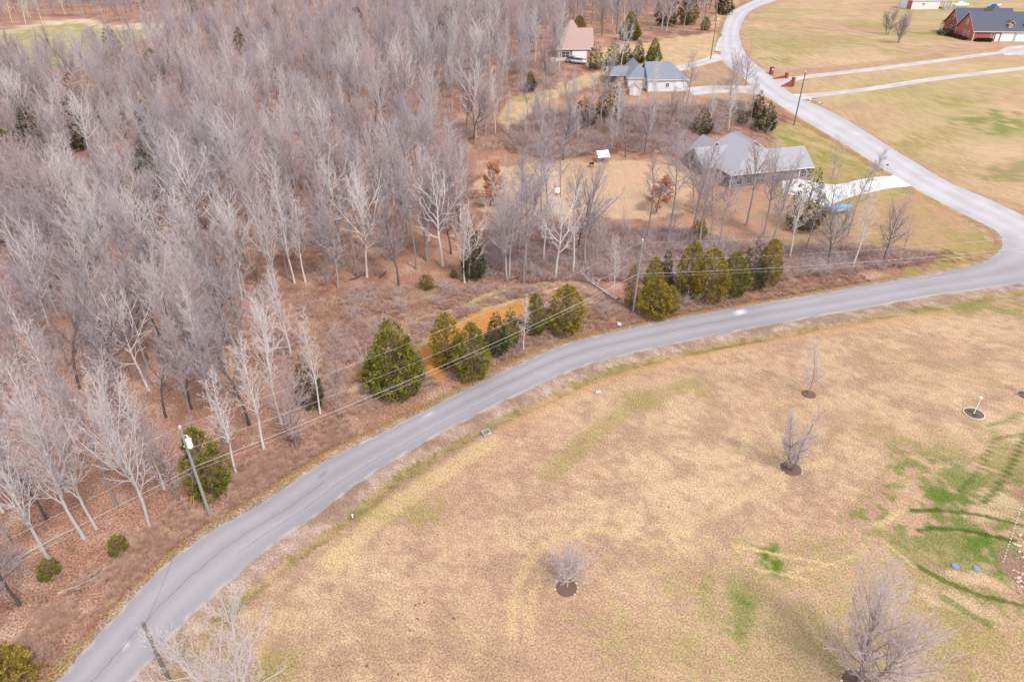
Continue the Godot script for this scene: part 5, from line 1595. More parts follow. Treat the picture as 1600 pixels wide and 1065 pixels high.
		o = part("fallen_log", b, bark_dark if g[2] > 0.1 else M.fence_grey, self)
		tag(o, g[3], "log")
	var bm := make_tree(forest_q(4.0, {"r": 0.05, "bark": Color(0.5, 0.44, 0.42), "twig": Color(0.5, 0.43, 0.41), "start": [0.3, 0.2, 0.1, 0], "count": [7, 3, 3, 2], "ratio": [0.5, 0.45, 0.45, 0.5]}), 830)
	o = tree_thing("fallen_branch", bm, at(Vector2(-37.53, -37.21), 0.12), 0.0, Vector3.ONE, "fallen whitish branch sprawled on the leaf slope", "branch")
	o.rotation = Vector3(0, 0.5, -1.4)
	# dark clods of earth in the lawn
	rng.seed = 14
	for p in [Vector2(-7.92, -35.97), Vector2(-7.62, -36.09), Vector2(-7.22, -36.21), Vector2(-7.61, -34.65), Vector2(-4.63, -34.65), Vector2(-8.10, -33.61), Vector2(-8.49, -29.96), Vector2(-3.79, -41.11), Vector2(-8.89, -38.97), Vector2(0.39, -30.99), Vector2(-13.50, -30.63), Vector2(-13.03, -30.68), Vector2(46.98, -71.48), Vector2(48.15, -71.56), Vector2(-10.95, -30.63), Vector2(-4.74, -34.77), Vector2(14.98, -46.87)]:
		b = MB.new()
		stone(b, Vector3.ZERO, Vector3(rng.randf_range(0.07, 0.16), 0.06, rng.randf_range(0.05, 0.1)), rng.randf() * 6.0)
		o = part("earth_clod", b, M.soil, self)
		o.position = at(p, 0.02)
		tag(o, "small dark clod of earth on the dry lawn", "clod", "dark earth clods on the lawn")
	# board lying on the lawn
	o = thing("scrap_board", "small grey and white scrap lying on the lawn beyond the ditch", "scrap", at(Vector2(10.19, -65.56)), 0.3)
	bx("sheet", Vector3(-0.3, 0.02, -0.15), Vector3(0.3, 0.1, 0.15), M.fence_grey, o)
	bx("pale_edge", Vector3(-0.3, 0.02, 0.151), Vector3(0.32, 0.09, 0.25), M.door_white, o)
	# rubble bed on the right
	rng.seed = 16
	b = MB.new()
	for k in 150:
		var t := rng.randf()
		var q := Vector2(45.90, -43.23).lerp(Vector2(41.95, -36.59), t) + Vector2(rng.randf_range(-0.2, 2.6), rng.randfn() * 0.3)
		var s := rng.randf_range(0.08, 0.26)
		var tn := Color(0.55, 0.44, 0.34).lerp(Color(0.34, 0.22, 0.18), rng.randf())
		stone(b, at(q, 0.05), Vector3(s, s * 0.7, s * 0.8), rng.randf() * 6.0, tn)
	o = part("rubble", b, M.bark, self)
	tag(o, "heap of pale and brown rubble at the edge of the green lawn", "rubble", "", "stuff")
	var n := 0
	for k in 22:
		var q := Vector2(42.97, -40.34).lerp(Vector2(48.84, -47.04), k / 21.0)
		b = MB.new()
		stone(b, Vector3.ZERO, Vector3(0.10, 0.09, 0.09), k * 1.9)
		o = part("border_stone", b, M.pale_stone, self)
		o.position = at(q, 0.06)
		tag(o, "pale stone in the line bordering the rubble bed", "stone", "border stones of the rubble bed")

func make_cedars() -> void:
	var green := [Color(0.085, 0.095, 0.018), Color(0.31, 0.275, 0.055), Color(0.065, 0.066, 0.016)]
	var gold := [Color(0.12, 0.105, 0.016), Color(0.47, 0.345, 0.06), Color(0.10, 0.085, 0.018)]
	var dark := [Color(0.045, 0.062, 0.024), Color(0.085, 0.095, 0.04), Color(0.03, 0.042, 0.018)]
	var rusty := [Color(0.22, 0.14, 0.04), Color(0.27, 0.17, 0.06), Color(0.12, 0.10, 0.03)]
	var kinds := {
		"cone": [cedar_mesh(10.8, 6.8, 0.17, 0.9, 640, 15, green, 101), 10.8, 6.6],
		"cone_dark": [cedar_mesh(9, 4.2, 0.2, 0.85, 380, 13, dark, 102), 9.0, 4.2],
		"oval": [cedar_mesh(8, 5, 0.4, 0.35, 480, 14, green, 103), 8.0, 5.0],
		"oval_gold": [cedar_mesh(8, 5, 0.38, 0.35, 480, 14, gold, 104), 8.0, 5.0],
		"round_gold": [cedar_mesh(5.5, 5, 0.4, 0.25, 420, 14, gold, 105), 5.5, 5.0],
		"sparse": [cedar_mesh(11, 5.6, 0.3, 0.7, 430, 11, dark, 106, 0.18), 11.0, 5.6],
		"slim": [cedar_mesh(7, 2.8, 0.3, 0.8, 260, 12, green, 107), 7.0, 2.8],
		"rusty": [cedar_mesh(7, 2.4, 0.35, 0.6, 240, 12, rusty, 108), 7.0, 2.4],
		"bush": [cedar_mesh(2.2, 2.6, 0.45, 0.2, 130, 12, green, 109), 2.2, 2.6],
	}
	# kind, base, height, width, label
	var list := [
		["cone", Vector2(-13.74, -65.94), 10.69, 7.41, "broad conical green cedar standing alone left of the orange clay track", ""],
		["oval_gold", Vector2(-8.15, -71.41), 7.31, 4.36, "rounded olive cedar on the right edge of the clay track", ""],
		["oval", Vector2(-4.85, -68.33), 7.89, 4.54, "shaggy yellowish green cedar overhanging the road verge", ""],
		["cone_dark", Vector2(-1.98, -73.78), 6.62, 3.47, "pointed dark green cedar among the olive roadside cedars", ""],
		["slim", Vector2(-0.17, -75.63), 6.51, 2.52, "thin cedar crowded behind a pale leafless sapling", ""],
		["oval", Vector2(3.11, -78.53), 6.23, 2.94, "narrow cedar beside the plump olive cedar", ""],
		["oval_gold", Vector2(7.32, -79.53), 7.00, 5.23, "plump olive cedar at the end of the roadside row", ""],
		["round_gold", Vector2(20.12, -83.91), 5.57, 4.89, "low bright golden green cedar next to the utility pole base", ""],
		["round_gold", Vector2(22.29, -84.83), 4.11, 3.11, "small golden cedar leaning on the low bright one", ""],
		["rusty", Vector2(17.06, -85.95), 6.75, 2.21, "slender rusty brown cedar behind the utility pole", ""],
		["oval_gold", Vector2(20.58, -88.66), 6.74, 3.02, "yellow green cedar behind the low golden cedars", ""],
		["cone_dark", Vector2(22.75, -90.67), 7.40, 2.69, "deep green pointed cedar rising behind yellow green ones", ""],
		["oval_gold", Vector2(26.04, -89.46), 8.87, 4.18, "tall golden cedar with a rounded tip in the roadside clump", ""],
		["oval_gold", Vector2(28.69, -88.27), 8.19, 5.27, "widest olive cedar in the roadside clump", ""],
		["oval", Vector2(32.61, -89.86), 6.86, 4.58, "dull brownish green cedar at the clump's side", ""],
		["sparse", Vector2(36.08, -91.91), 8.47, 4.46, "thin crowned cedar tangled in bare branches by the road", ""],
		["oval_gold", Vector2(38.90, -93.18), 7.55, 3.92, "last olive cedar of the clump before the bare thicket", ""],
		["slim", Vector2(32.25, -109.60), 4.48, 2.88, "small pointed cedar behind the roadside clump near the back yard", ""],
		["sparse", Vector2(51.48, -112.99), 11.48, 6.58, "tall ragged dark cedar in front of the white concrete driveway", ""],
		["oval", Vector2(-29.37, -48.57), 8.35, 4.12, "dense green cedar beside the pole with the transformer", ""],
		["round_gold", Vector2(-37.00, -28.87), 4.04, 4.21, "bushy green cedar at the foot of the leaf covered slope by the road", ""],
		["bush", Vector2(-34.72, -41.32), 2.06, 1.70, "little green cedar bush alone on the leaf litter", "small cedar bushes on the leaf litter"],
		["bush", Vector2(-39.43, -38.84), 1.81, 1.86, "little dark cedar bush beneath grey trunks on the leaf litter", "small cedar bushes on the leaf litter"],
		["sparse", Vector2(-23.01, -62.69), 7.61, 3.24, "ragged dark cedar mixed with pale leafless trees on the slope", ""],
		["cone_dark", Vector2(-5.96, -94.91), 9.91, 3.97, "dark evergreen half hidden by pale stems at the clearing edge", ""],
		["bush", Vector2(-12.90, -91.91), 2.25, 2.33, "knee high evergreen sapling in the reddish clearing", "evergreen saplings in the clearing"],
		["slim", Vector2(-9.09, -95.57), 1.98, 1.20, "tiny evergreen sapling under a fallen pale branch", "evergreen saplings in the clearing"],
		["sparse", Vector2(22.67, -196.89), 7.40, 4.53, "first evergreen of the row behind the white sided house", ""],
		["sparse", Vector2(27.53, -198.36), 7.43, 4.56, "second evergreen of the row behind the white sided house", ""],
		["cone_dark", Vector2(31.27, -200.19), 6.19, 3.89, "third evergreen of the row behind the white sided house", ""],
		["cone_dark", Vector2(34.92, -201.06), 6.20, 3.90, "fourth evergreen of the row behind the white sided house", ""],
		["cone", Vector2(39.14, -200.91), 7.15, 4.43, "last evergreen of the row behind the white sided house", ""],
		["cone", Vector2(36.63, -229.59), 8.80, 7.17, "large dark evergreen above the pale front lawn", ""],
		["oval", Vector2(22.19, -247.21), 5.42, 5.12, "dark evergreen behind the tan roofed house", ""],
		["cone_dark", Vector2(4.79, -183.57), 5.30, 3.30, "short dark evergreen at the edge of the straw coloured yard", ""],
		["sparse", Vector2(16.86, -160.12), 7.37, 5.62, "bushy evergreen below the straw coloured yard", ""],
		["sparse", Vector2(22.88, -163.89), 8.01, 6.62, "ragged evergreen in front of the wooden deck", ""],
		["sparse", Vector2(42.79, -155.03), 5.80, 4.90, "dark evergreen in the thicket behind the grey roofed house", ""],
		["cone_dark", Vector2(57.43, -156.35), 7.15, 4.64, "full dark evergreen between the grey roof and the road", ""],
		["cone_dark", Vector2(57.08, -162.51), 7.05, 3.29, "taller pointed evergreen beside the full dark one near the road", ""],
		["sparse", Vector2(53.08, -159.73), 3.67, 2.65, "small evergreen behind the grey roofed house", ""],
		["oval", Vector2(65.07, -250.20), 4.10, 3.45, "small round evergreen by the far utility poles", ""],
	]
	for c in list:
		var k: Array = kinds[c[0]]
		var s: float = c[2] / k[1]
		var w: float = c[3] / k[2] * 0.88
		tree_thing("cedar_tree", k[0], at(c[1], -0.05), rng.randf() * TAU, Vector3(w, s, w), c[4], "tree", c[5])
	# evergreens scattered through the wood
	var wood := [Vector2(-141.56, -351.11), Vector2(-114.95, -310.85), Vector2(-110.05, -332.49), Vector2(-121.45, -199.75), Vector2(-99.98, -140.69), Vector2(-113.67, -151.63), Vector2(-127.80, -257.89), Vector2(-139.85, -199.75), Vector2(-95.67, -181.56), Vector2(-113.09, -161.06), Vector2(-169.43, -310.85), Vector2(-23.64, -272.95), Vector2(53.79, -261.12), Vector2(62.36, -264.41), Vector2(82.52, -293.71), Vector2(-70.34, -339.12), Vector2(-71.00, -133.13), Vector2(-193.83, -455.73), Vector2(-109.85, -171.51)]
	for p in wood:
		var k: Array = kinds[["cone_dark", "sparse", "oval"][rng.randi() % 3]]
		var s := rng.randf_range(1.15, 1.55)
		tree_thing("cedar_tree", k[0], at(p, -0.05), rng.randf() * TAU, Vector3(s, s, s), "dark evergreen showing through the leafless wood", "tree", "evergreens scattered in the leafless wood")

func make_bare_trees() -> void:
	var grey := Color(0.30, 0.275, 0.265)
	var pale := Color(0.56, 0.525, 0.505)
	var dark := Color(0.10, 0.08, 0.072)
	var tw := Color(0.36, 0.315, 0.335)
	var tw_pale := Color(0.55, 0.505, 0.50)
	var tw_pink := Color(0.41, 0.315, 0.315)
	var specs := [
		[broad_q(18.5, {"bark": grey, "twig": tw}), "grey leafless tree with a rounded crown", "round crowned grey trees"],
		[broad_q(19.5, {"bark": grey, "twig": tw_pink, "trunk": 0.7, "start": [0.5, 0.15, 0.1, 0.0], "ratio": [0.5, 0.42, 0.42, 0.5]}), "tall leafless tree with a pinkish high crown", "pinkish crowned trees"],
		[broad_q(16.5, {"bark": dark, "twig": tw.lerp(dark, 0.25), "trunk": 0.55, "ratio": [0.78, 0.40, 0.42, 0.5], "ang": [66.0, 44.0, 38.0, 36.0], "wander": [0.06, 0.12, 0.13, 0.1]}), "dark trunked leafless tree with a broad crown", "dark trunked broad trees"],
		[broad_q(18.5, {"bark": grey.lerp(pale, 0.3), "twig": tw, "stems": 2, "splay": 0.16, "count": [12, 9, 8, 3]}), "leafless tree forking low into two grey stems", "double stemmed trees"],
		[broad_q(19, {"bark": pale, "twig": tw_pale, "wander": [0.07, 0.15, 0.15, 0.1], "count": [13, 7, 6, 3], "ratio": [0.7, 0.42, 0.42, 0.5]}), "pale barked leafless tree with crooked whitish limbs", "pale barked trees"],
		[forest_q(16, {"bark": pale, "twig": tw_pale, "start": [0.3, 0.2, 0.1, 0.0], "ratio": [0.27, 0.45, 0.46, 0.5], "ang": [46.0, 45.0, 42.0, 40.0], "count": [26, 6, 7, 3], "thin": [0.5, 0.6, 0.6]}), "slim pale leafless tree with upswept branches", "slim pale trees"],
		[broad_q(13, {"bark": dark.lerp(grey, 0.5), "twig": tw_pink, "trunk": 0.5, "count": [18, 8, 8, 3], "ratio": [0.9, 0.40, 0.42, 0.5], "start": [0.3, 0.15, 0.1, 0.0]}), "shorter leafless tree with a rounded reddish crown", "rounded understorey trees"],
		[forest_q(9, {"bark": grey.lerp(dark, 0.4), "twig": tw_pink, "r": 0.075, "count": [18, 6, 6, 3], "start": [0.18, 0.2, 0.1, 0.0], "ratio": [0.36, 0.45, 0.5, 0.5], "fine": 0.009}), "thin leafless sapling", "saplings"],
		[forest_q(21, {"bark": grey.lerp(dark, 0.3), "twig": tw, "start": [0.5, 0.2, 0.1, 0.0], "ratio": [0.27, 0.45, 0.46, 0.5]}), "tall straight leafless tree with a small high crown", "tall high crowned trees"],
		[broad_q(19.5, {"bark": pale.lerp(grey, 0.5), "twig": tw_pale.lerp(tw, 0.4), "trunk": 0.6, "start": [0.36, 0.15, 0.1, 0.0], "ratio": [0.72, 0.36, 0.42, 0.5], "ang": [30.0, 34.0, 34.0, 36.0], "ang_tip": [8.0, 26.0, 30.0, 34.0], "r": 0.17}), "tall grey leafless tree with a narrow upswept crown", "narrow upswept trees"],
	]
	for k in specs.size():
		var q: Dictionary = specs[k][0]
		var m := make_tree(q, 500 + k * 7)
		var both := ArrayMesh.new()
		tree_kinds.append([m[0], m[1], (m[1] as ArrayMesh).get_aabb().end.y, specs[k][1], specs[k][2]])
	# trees that stand out, each where it grows: base, height, kind, label
	var prominent := [
		[Vector2(-33.45, -44.30), 19.5, 9, "tall pale grey tree with upswept limbs left of the transformer pole"],
		[Vector2(-38.85, -43.01), 20.0, 9, "tall grey tree with a smooth trunk on the leaf slope"],
		[Vector2(-38.34, -44.15), 17.0, 9, "slim grey tree beside the tall smooth trunk on the leaf slope"],
		[Vector2(-40.71, -40.69), 19.0, 9, "tall grey tree above a little dark cedar bush"],
		[Vector2(-40.41, -35.97), 13.0, 2, "dark trunked tree near the fallen branch on the leaf slope"],
		[Vector2(-43.58, -45.25), 12.0, 2, "dark thin tree behind the tall grey one over the cedar bush"],
		[Vector2(-32.39, -47.71), 12.0, 6, "slender leaning tree just left of the transformer pole"],
		[Vector2(-27.99, -51.45), 13.5, 5, "slim tree immediately right of the dense cedar by the pole"],
		[Vector2(-29.17, -59.21), 15.0, 2, "dark forked trunk on the open leaf slope"],
		[Vector2(-36.82, -62.21), 15.0, 2, "dark straight trunk at the upper edge of the leaf slope"],
		[Vector2(-38.98, -60.57), 13.0, 2, "dark trunk with drooping pale branches on the leaf slope"],
		[Vector2(-38.57, -55.66), 13.0, 2, "short dark trunk among pale trees on the leaf slope"],
		[Vector2(-26.28, -55.15), 15.0, 5, "whitish slim tree by the road verge"],
		[Vector2(-22.70, -54.95), 12.0, 6, "thin dark stemmed tree nearest the road on the leaf slope"],
		[Vector2(-19.28, -60.11), 7.0, 7, "wispy leafless sapling close to the road edge"],
		[Vector2(-28.93, -66.99), 14.0, 4, "white limbed tree among the slope trees"],
		[Vector2(-28.16, -72.59), 14.0, 5, "pale tree next to the ragged dark cedar"],
		[Vector2(-21.06, -66.99), 9.0, 7, "leafless sapling left of the big conical cedar"],
		[Vector2(1.50, -74.69), 8.55, 5, "white leafless sapling standing among the roadside cedars"],
		[Vector2(-33.50, -93.79), 16.0, 5, "left one of a pair of white trunks at the clearing edge"],
		[Vector2(-31.92, -94.18), 15.0, 5, "right one of a pair of white trunks at the clearing edge"],
		[Vector2(-26.39, -91.95), 15.0, 0, "grey trunk standing at the clearing's left end"],
		[Vector2(-24.08, -95.59), 15.0, 8, "straight tree beside a fallen dark log"],
		[Vector2(-22.68, -95.58), 19.0, 4, "large whitish tree with long crooked limbs at the clearing edge"],
		[Vector2(-17.23, -92.33), 16.0, 2, "brown trunked tree standing in front of the clearing edge"],
		[Vector2(-15.33, -98.48), 17.0, 8, "very thin pale trunk behind the clearing"],
		[Vector2(-11.11, -99.39), 19.0, 4, "broad pale limbed tree right of the clearing edge"],
		[Vector2(-7.28, -93.61), 13.0, 5, "cluster of pale stems beside the dark evergreen"],
		[Vector2(-6.61, -94.04), 14.0, 4, "crooked white stem beside the dark evergreen"],
		[Vector2(1.77, -93.61), 17.0, 8, "slim tall tree between the clearing and the back yard"],
		[Vector2(2.23, -97.57), 19.0, 0, "grey tree in the tangle below the back yard"],
		[Vector2(5.11, -109.98), 20.0, 8, "straight dark grey trunk at the back yard edge"],
		[Vector2(11.73, -99.37), 20.4, 0, "big upright grey tree rising alone before the back yard"],
		[Vector2(8.92, -118.23), 15.0, 8, "thin dark tree by the white box in the back yard"],
		[Vector2(15.04, -89.66), 10.5, 5, "white young tree with spreading branches behind the fallen trunk"],
		[Vector2(13.45, -100.05), 9.0, 7, "thin sapling right of the big upright grey tree"],
		[Vector2(33.72, -118.99), 16.37, 3, "spreading forked tree at the corner of the grey roofed house"],
		[Vector2(36.55, -117.96), 13.13, 6, "low forked tree leaning in front of the grey roofed house"],
		[Vector2(43.58, -110.08), 17.09, 1, "pale leaning tree in front of the grey house wall"],
		[Vector2(44.25, -107.21), 16.25, 0, "thin tree beside the pale leaning one"],
		[Vector2(41.91, -114.46), 17.45, 1, "wide crowned grey tree before the grey house wall"],
		[Vector2(45.66, -102.32), 15.23, 5, "pale trunk in the thicket below the ragged cedar"],
		[Vector2(51.26, -100.49), 13.0, 2, "dark stump like forked tree in the roadside thicket"],
		[Vector2(56.30, -107.92), 11.0, 7, "dark sapling near the blue covered boat"],
		[Vector2(58.46, -110.32), 13.5, 8, "straight thin tree just right of the blue covered boat"],
		[Vector2(54.45, -98.69), 15.0, 5, "tall pale tree leaning over the thicket end"],
		[Vector2(60.19, -100.49), 12.5, 2, "forked dark tree at the tip of the roadside thicket"],
		[Vector2(65.59, -104.87), 7.0, 7, "single thin sapling on the tan lawn by the thicket tip"],
		[Vector2(56.52, -114.96), 12.0, 7, "sapling at the edge of the white concrete driveway"],
		[Vector2(67.36, -112.01), 8.0, 7, "wispy sapling in the tan lawn corner"],
		[Vector2(20.52, -159.81), 19.0, 0, "tall forked tree between the two back yards"],
		[Vector2(10.85, -142.86), 15.0, 2, "dark trunk at the upper edge of the back yard"],
		[Vector2(24.08, -143.73), 12.0, 2, "dark thin trunk right of the tilted white panel"],
		[Vector2(28.36, -145.11), 12.0, 2, "dark crooked trunk in the belt of woods behind the back yard"],
		[Vector2(23.25, -152.89), 14.0, 5, "slim white trunk in the belt of woods behind the back yard"],
		[Vector2(32.68, -161.23), 15.0, 5, "grey tree in front of the white shed and deck"],
		[Vector2(40.62, -163.93), 15.0, 8, "pair of pale slender stems below the white garage"],
		[Vector2(64.23, -133.32), 9.0, 7, "leafless sapling beside the driveway of the grey roofed house"],
		[Vector2(69.45, -127.85), 9.0, 8, "leafless thin tree crossing the white concrete driveway"],
		[Vector2(56.73, -180.25), 11.0, 6, "leafless tree beside the gravel parking apron"],
		[Vector2(59.73, -182.41), 10.0, 6, "leafless tree between the road and the gravel apron"],
		[Vector2(29.70, -197.54), 14.0, 4, "pale tree in front of the evergreen row"],
		[Vector2(-195.91, -282.15), 16.0, 2, "dark tree against the far green field, farthest from the hedge"],
		[Vector2(-183.05, -273.21), 14.0, 2, "small dark tree against the far green field"],
		[Vector2(-176.76, -270.74), 13.0, 6, "thin dark tree against the far green field"],
		[Vector2(-173.76, -278.25), 18.0, 2, "largest dark spreading tree against the far green field"],
	]
	var used := []
	for t in prominent:
		var k: Array = tree_kinds[t[2]]
		var s: float = t[1] / k[2]
		var pos := at(t[0], 0.0)
		used.append(t[0])
		var called: String = ["grey_tree", "grey_tree", "dark_trunked_tree", "forked_tree", "pale_barked_tree", "pale_barked_tree", "round_crowned_tree", "sapling", "slender_tree", "upswept_tree"][t[2]]
		tree_thing(called, k, pos, rng.randf() * TAU, Vector3(s, s, s), t[3], "tree")
	var open_stand := PackedVector2Array([Vector2(-46.36, -47.71), Vector2(-43.69, -48.92), Vector2(-37.79, -46.87), Vector2(-37.33, -49.80), Vector2(-41.43, -51.63), Vector2(-34.24, -61.97), Vector2(-30.85, -56.18), Vector2(-25.61, -59.43), Vector2(-32.98, -54.95), Vector2(-34.30, -49.27), Vector2(-44.91, -42.19), Vector2(-48.26, -46.21), Vector2(-34.47, -65.43), Vector2(-21.78, -61.27), Vector2(-42.44, -59.66), Vector2(-46.17, -55.35)])
	for k in open_stand.size():
		var tk: Array = tree_kinds[8 if k % 2 == 0 else 5]
		var hs: float = rng.randf_range(13.0, 17.5) / tk[2]
		used.append(open_stand[k])
		tree_thing("slender_tree" if k % 2 == 0 else "pale_barked_tree", tk, at(open_stand[k]), rng.randf() * TAU, Vector3(hs * 0.8, hs, hs * 0.8), "thin dark grey tree of the open stand on the leaf slope" if k % 2 == 0 else "thin whitish tree of the open stand on the leaf slope", "tree", "thin grey trees on the leaf slope" if k % 2 == 0 else "thin whitish trees on the leaf slope")
	wood_trees(used)
	lawn_trees()

func wood_trees(used: Array) -> void:
	var wood := PackedVector2Array([Vector2(-77.56, -61.98), Vector2(-54.32, -55.35), Vector2(-49.02, -61.98), Vector2(-39.57, -67.54), Vector2(-30.86, -66.99), Vector2(-30.26, -75.65), Vector2(-33.33, -88.00), Vector2(-26.66, -94.09), Vector2(-10.33, -99.84), Vector2(-6.22, -104.97), Vector2(-5.73, -120.63), Vector2(-8.32, -140.50), Vector2(0.00, -155.26), Vector2(-4.56, -165.13), Vector2(0.00, -181.00), Vector2(10.30, -185.17), Vector2(13.95, -196.52), Vector2(14.96, -239.85), Vector2(27.48, -255.51), Vector2(29.33, -233.54), Vector2(43.33, -238.72), Vector2(63.18, -253.24), Vector2(80.56, -297.81), Vector2(101.93, -345.47), Vector2(123.30, -409.92), Vector2(158.59, -643.87), Vector2(-76.61, -933.11), Vector2(-889.86, -985.32), Vector2(-331.38, -288.86)])
	var belt_a := PackedVector2Array([Vector2(-5.57, -97.35), Vector2(-4.77, -109.81), Vector2(8.93, -110.68), Vector2(22.17, -109.63), Vector2(29.10, -111.06), Vector2(36.08, -107.69), Vector2(48.55, -105.80), Vector2(56.80, -104.87), Vector2(63.66, -103.47), Vector2(60.08, -100.27), Vector2(46.38, -99.59), Vector2(38.83, -98.46), Vector2(20.97, -101.87), Vector2(9.90, -94.47), Vector2(0.00, -94.04)])
	var belt_b := PackedVector2Array([Vector2(0.00, -146.83), Vector2(-4.38, -156.88), Vector2(7.77, -170.15), Vector2(22.36, -161.78), Vector2(28.97, -172.47), Vector2(40.63, -172.11), Vector2(48.61, -172.89), Vector2(56.25, -172.11), Vector2(59.63, -170.19), Vector2(54.74, -157.69), Vector2(41.31, -152.75), Vector2(35.99, -143.45), Vector2(22.03, -145.96), Vector2(9.50, -142.95)])
	var far_right := PackedVector2Array([Vector2(90, -372), Vector2(150, -375), Vector2(350, -352), Vector2(800, -420), Vector2(800, -620), Vector2(40, -620), Vector2(40, -470)])
	var field := PackedVector2Array([Vector2(-251.52, -336.07), Vector2(-262.91, -415.03), Vector2(-246.87, -431.61), Vector2(-222.94, -409.76), Vector2(-186.52, -415.03), Vector2(-169.86, -365.31), Vector2(-171.66, -322.17), Vector2(-169.31, -295.87), Vector2(-175.14, -265.94), Vector2(-198.03, -254.57)])
	var h1 := Rect2(8, -222, 18, 22)
	rng.seed = 77
	var cand := []
	for set_ in [[wood, 0], [belt_a, 1], [belt_b, 2], [far_right, 3]]:
		var poly: PackedVector2Array = set_[0]
		var box := Rect2(poly[0], Vector2.ZERO)
		for p in poly:
			box = box.expand(p)
		var z := -minf(-box.position.y, 620.0)
		while z < box.end.y:
			var step := 4.9 if z > -140 else (6.4 if z > -260 else (8.0 if z > -360 else 10.5))
			if set_[1] == 1 or set_[1] == 2:
				step = 4.1
			var x := maxf(box.position.x, -420.0)
			while x < box.end.x:
				var p := Vector2(x + rng.randf_range(-0.48, 0.48) * step, z + rng.randf_range(-0.48, 0.48) * step)
				x += step
				if not inside(poly, p):
					continue
				if inside(field, p) or h1.has_point(p):
					continue
				if absf(p.x) > -p.y * 0.82 + 18.0:
					continue
				if road_near(p).x < 3.0:
					continue
				if p.x > 22 and p.x < 48 and p.y < -164 and p.y > -200:
					continue
				var ok := true
				for u in used:
					if p.distance_squared_to(u) < 5.0:
						ok = false
						break
				if ok:
					cand.append([p, set_[1]])
			z += step
	cand.sort_custom(func(a, b): return (a[0] as Vector2).length_squared() < (b[0] as Vector2).length_squared())
	var names := ["grey_tree", "grey_tree", "dark_trunked_tree", "forked_tree", "pale_barked_tree", "pale_barked_tree", "round_crowned_tree", "sapling", "slender_tree", "upswept_tree"]
	var weights := [13, 11, 15, 9, 8, 7, 14, 6, 5, 12]
	var per := {}
	var rest := []
	for k in tree_kinds.size():
		rest.append([])
	var firsts := {}
	var far_rest := [[], [], [], []]
	var total := 0
	for c in cand:
		var roll := rng.randi_range(0, 99)
		var k := 0
		while roll >= weights[k]:
			roll -= weights[k]
			k += 1
		if (c[1] == 1 or c[1] == 2) and rng.randf() < 0.75:
			k = [7, 7, 7, 8, 8, 5, 7][rng.randi() % 7]
		var s: float = rng.randf_range(0.72, 1.08) * ([1.0, 0.95, 0.62, 0.9][c[1]])
		if c[1] == 1 and c[0].x > 44.0:
			s *= 0.6
		var size := Vector3(s * rng.randf_range(0.9, 1.12), s, 0)
		size.z = size.x
		var turn := rng.randf() * TAU
		var pos := at(c[0], -0.05)
		if total < 620 and per.get(k, 0) < 110:
			per[k] = per.get(k, 0) + 1
			total += 1
			var where := "deep in the wood"
			if c[1] == 1: where = "in the thicket below the back yard"
			elif c[1] == 2: where = "behind the grey roofed house"
			elif c[1] == 3: where = "edging the far lawn"
			elif c[0].y > -105: where = "above the leaf slope"
			elif c[0].x > -45 and c[0].y > -135: where = "behind the reddish clearing"
			elif c[0].x > -45 and c[0].y > -170: where = "left of the back yard"
			elif c[0].x > -20: where = "near the tan roofed house"
			var label: String = tree_kinds[k][3] + " " + where
			var group: String = tree_kinds[k][4] + " " + where
			if not firsts.has(k):
				firsts[k] = tree_thing(names[k], tree_kinds[k], pos, turn, size, label, "tree", group)
			else:
				copy(firsts[k], names[k], pos, turn, size, label, "tree", group)
		elif c[0].length() > 190.0:
			far_rest[k % 4].append(Transform3D(Basis(Vector3.UP, turn).scaled_local(size), pos))
		else:
			rest[k].append(Transform3D(Basis(Vector3.UP, turn).scaled_local(size), pos))
	var far := Node3D.new()
	far.name = numbered("far_woodland")
	add_child(far)
	tag(far, "leafless woodland receding into the distance", "woodland", "", "stuff")
	for k in tree_kinds.size():
		scatter("trunks", [tree_kinds[k][0]], [rest[k]], far)
		scatter("crowns", [tree_kinds[k][1]], [rest[k]], far)
	var bark := Color(0.36, 0.32, 0.31)
	var low := [broad_q(18.5, {"count": [15, 7, 6, 2], "fine": 0.02, "twig": Color(0.37, 0.325, 0.35)}), broad_q(17.5, {"count": [15, 7, 6, 2], "fine": 0.02, "twig": Color(0.39, 0.315, 0.325)}),
		broad_q(16, {"count": [16, 7, 6, 2], "fine": 0.018, "bark": Color(0.1, 0.08, 0.075), "twig": Color(0.3, 0.26, 0.26), "ratio": [0.75, 0.42, 0.46, 0.5]}), broad_q(18, {"count": [13, 6, 5, 2], "fine": 0.02, "bark": Color(0.56, 0.525, 0.505), "twig": Color(0.48, 0.44, 0.43)})]
	for k in 4:
		var m := make_tree(low[k], 700 + k)
		scatter("trunks", [m[0]], [far_rest[k]], far)
		scatter("crowns", [m[1]], [far_rest[k]], far)
	print("trees ", cand.size(), " individuals ", total)

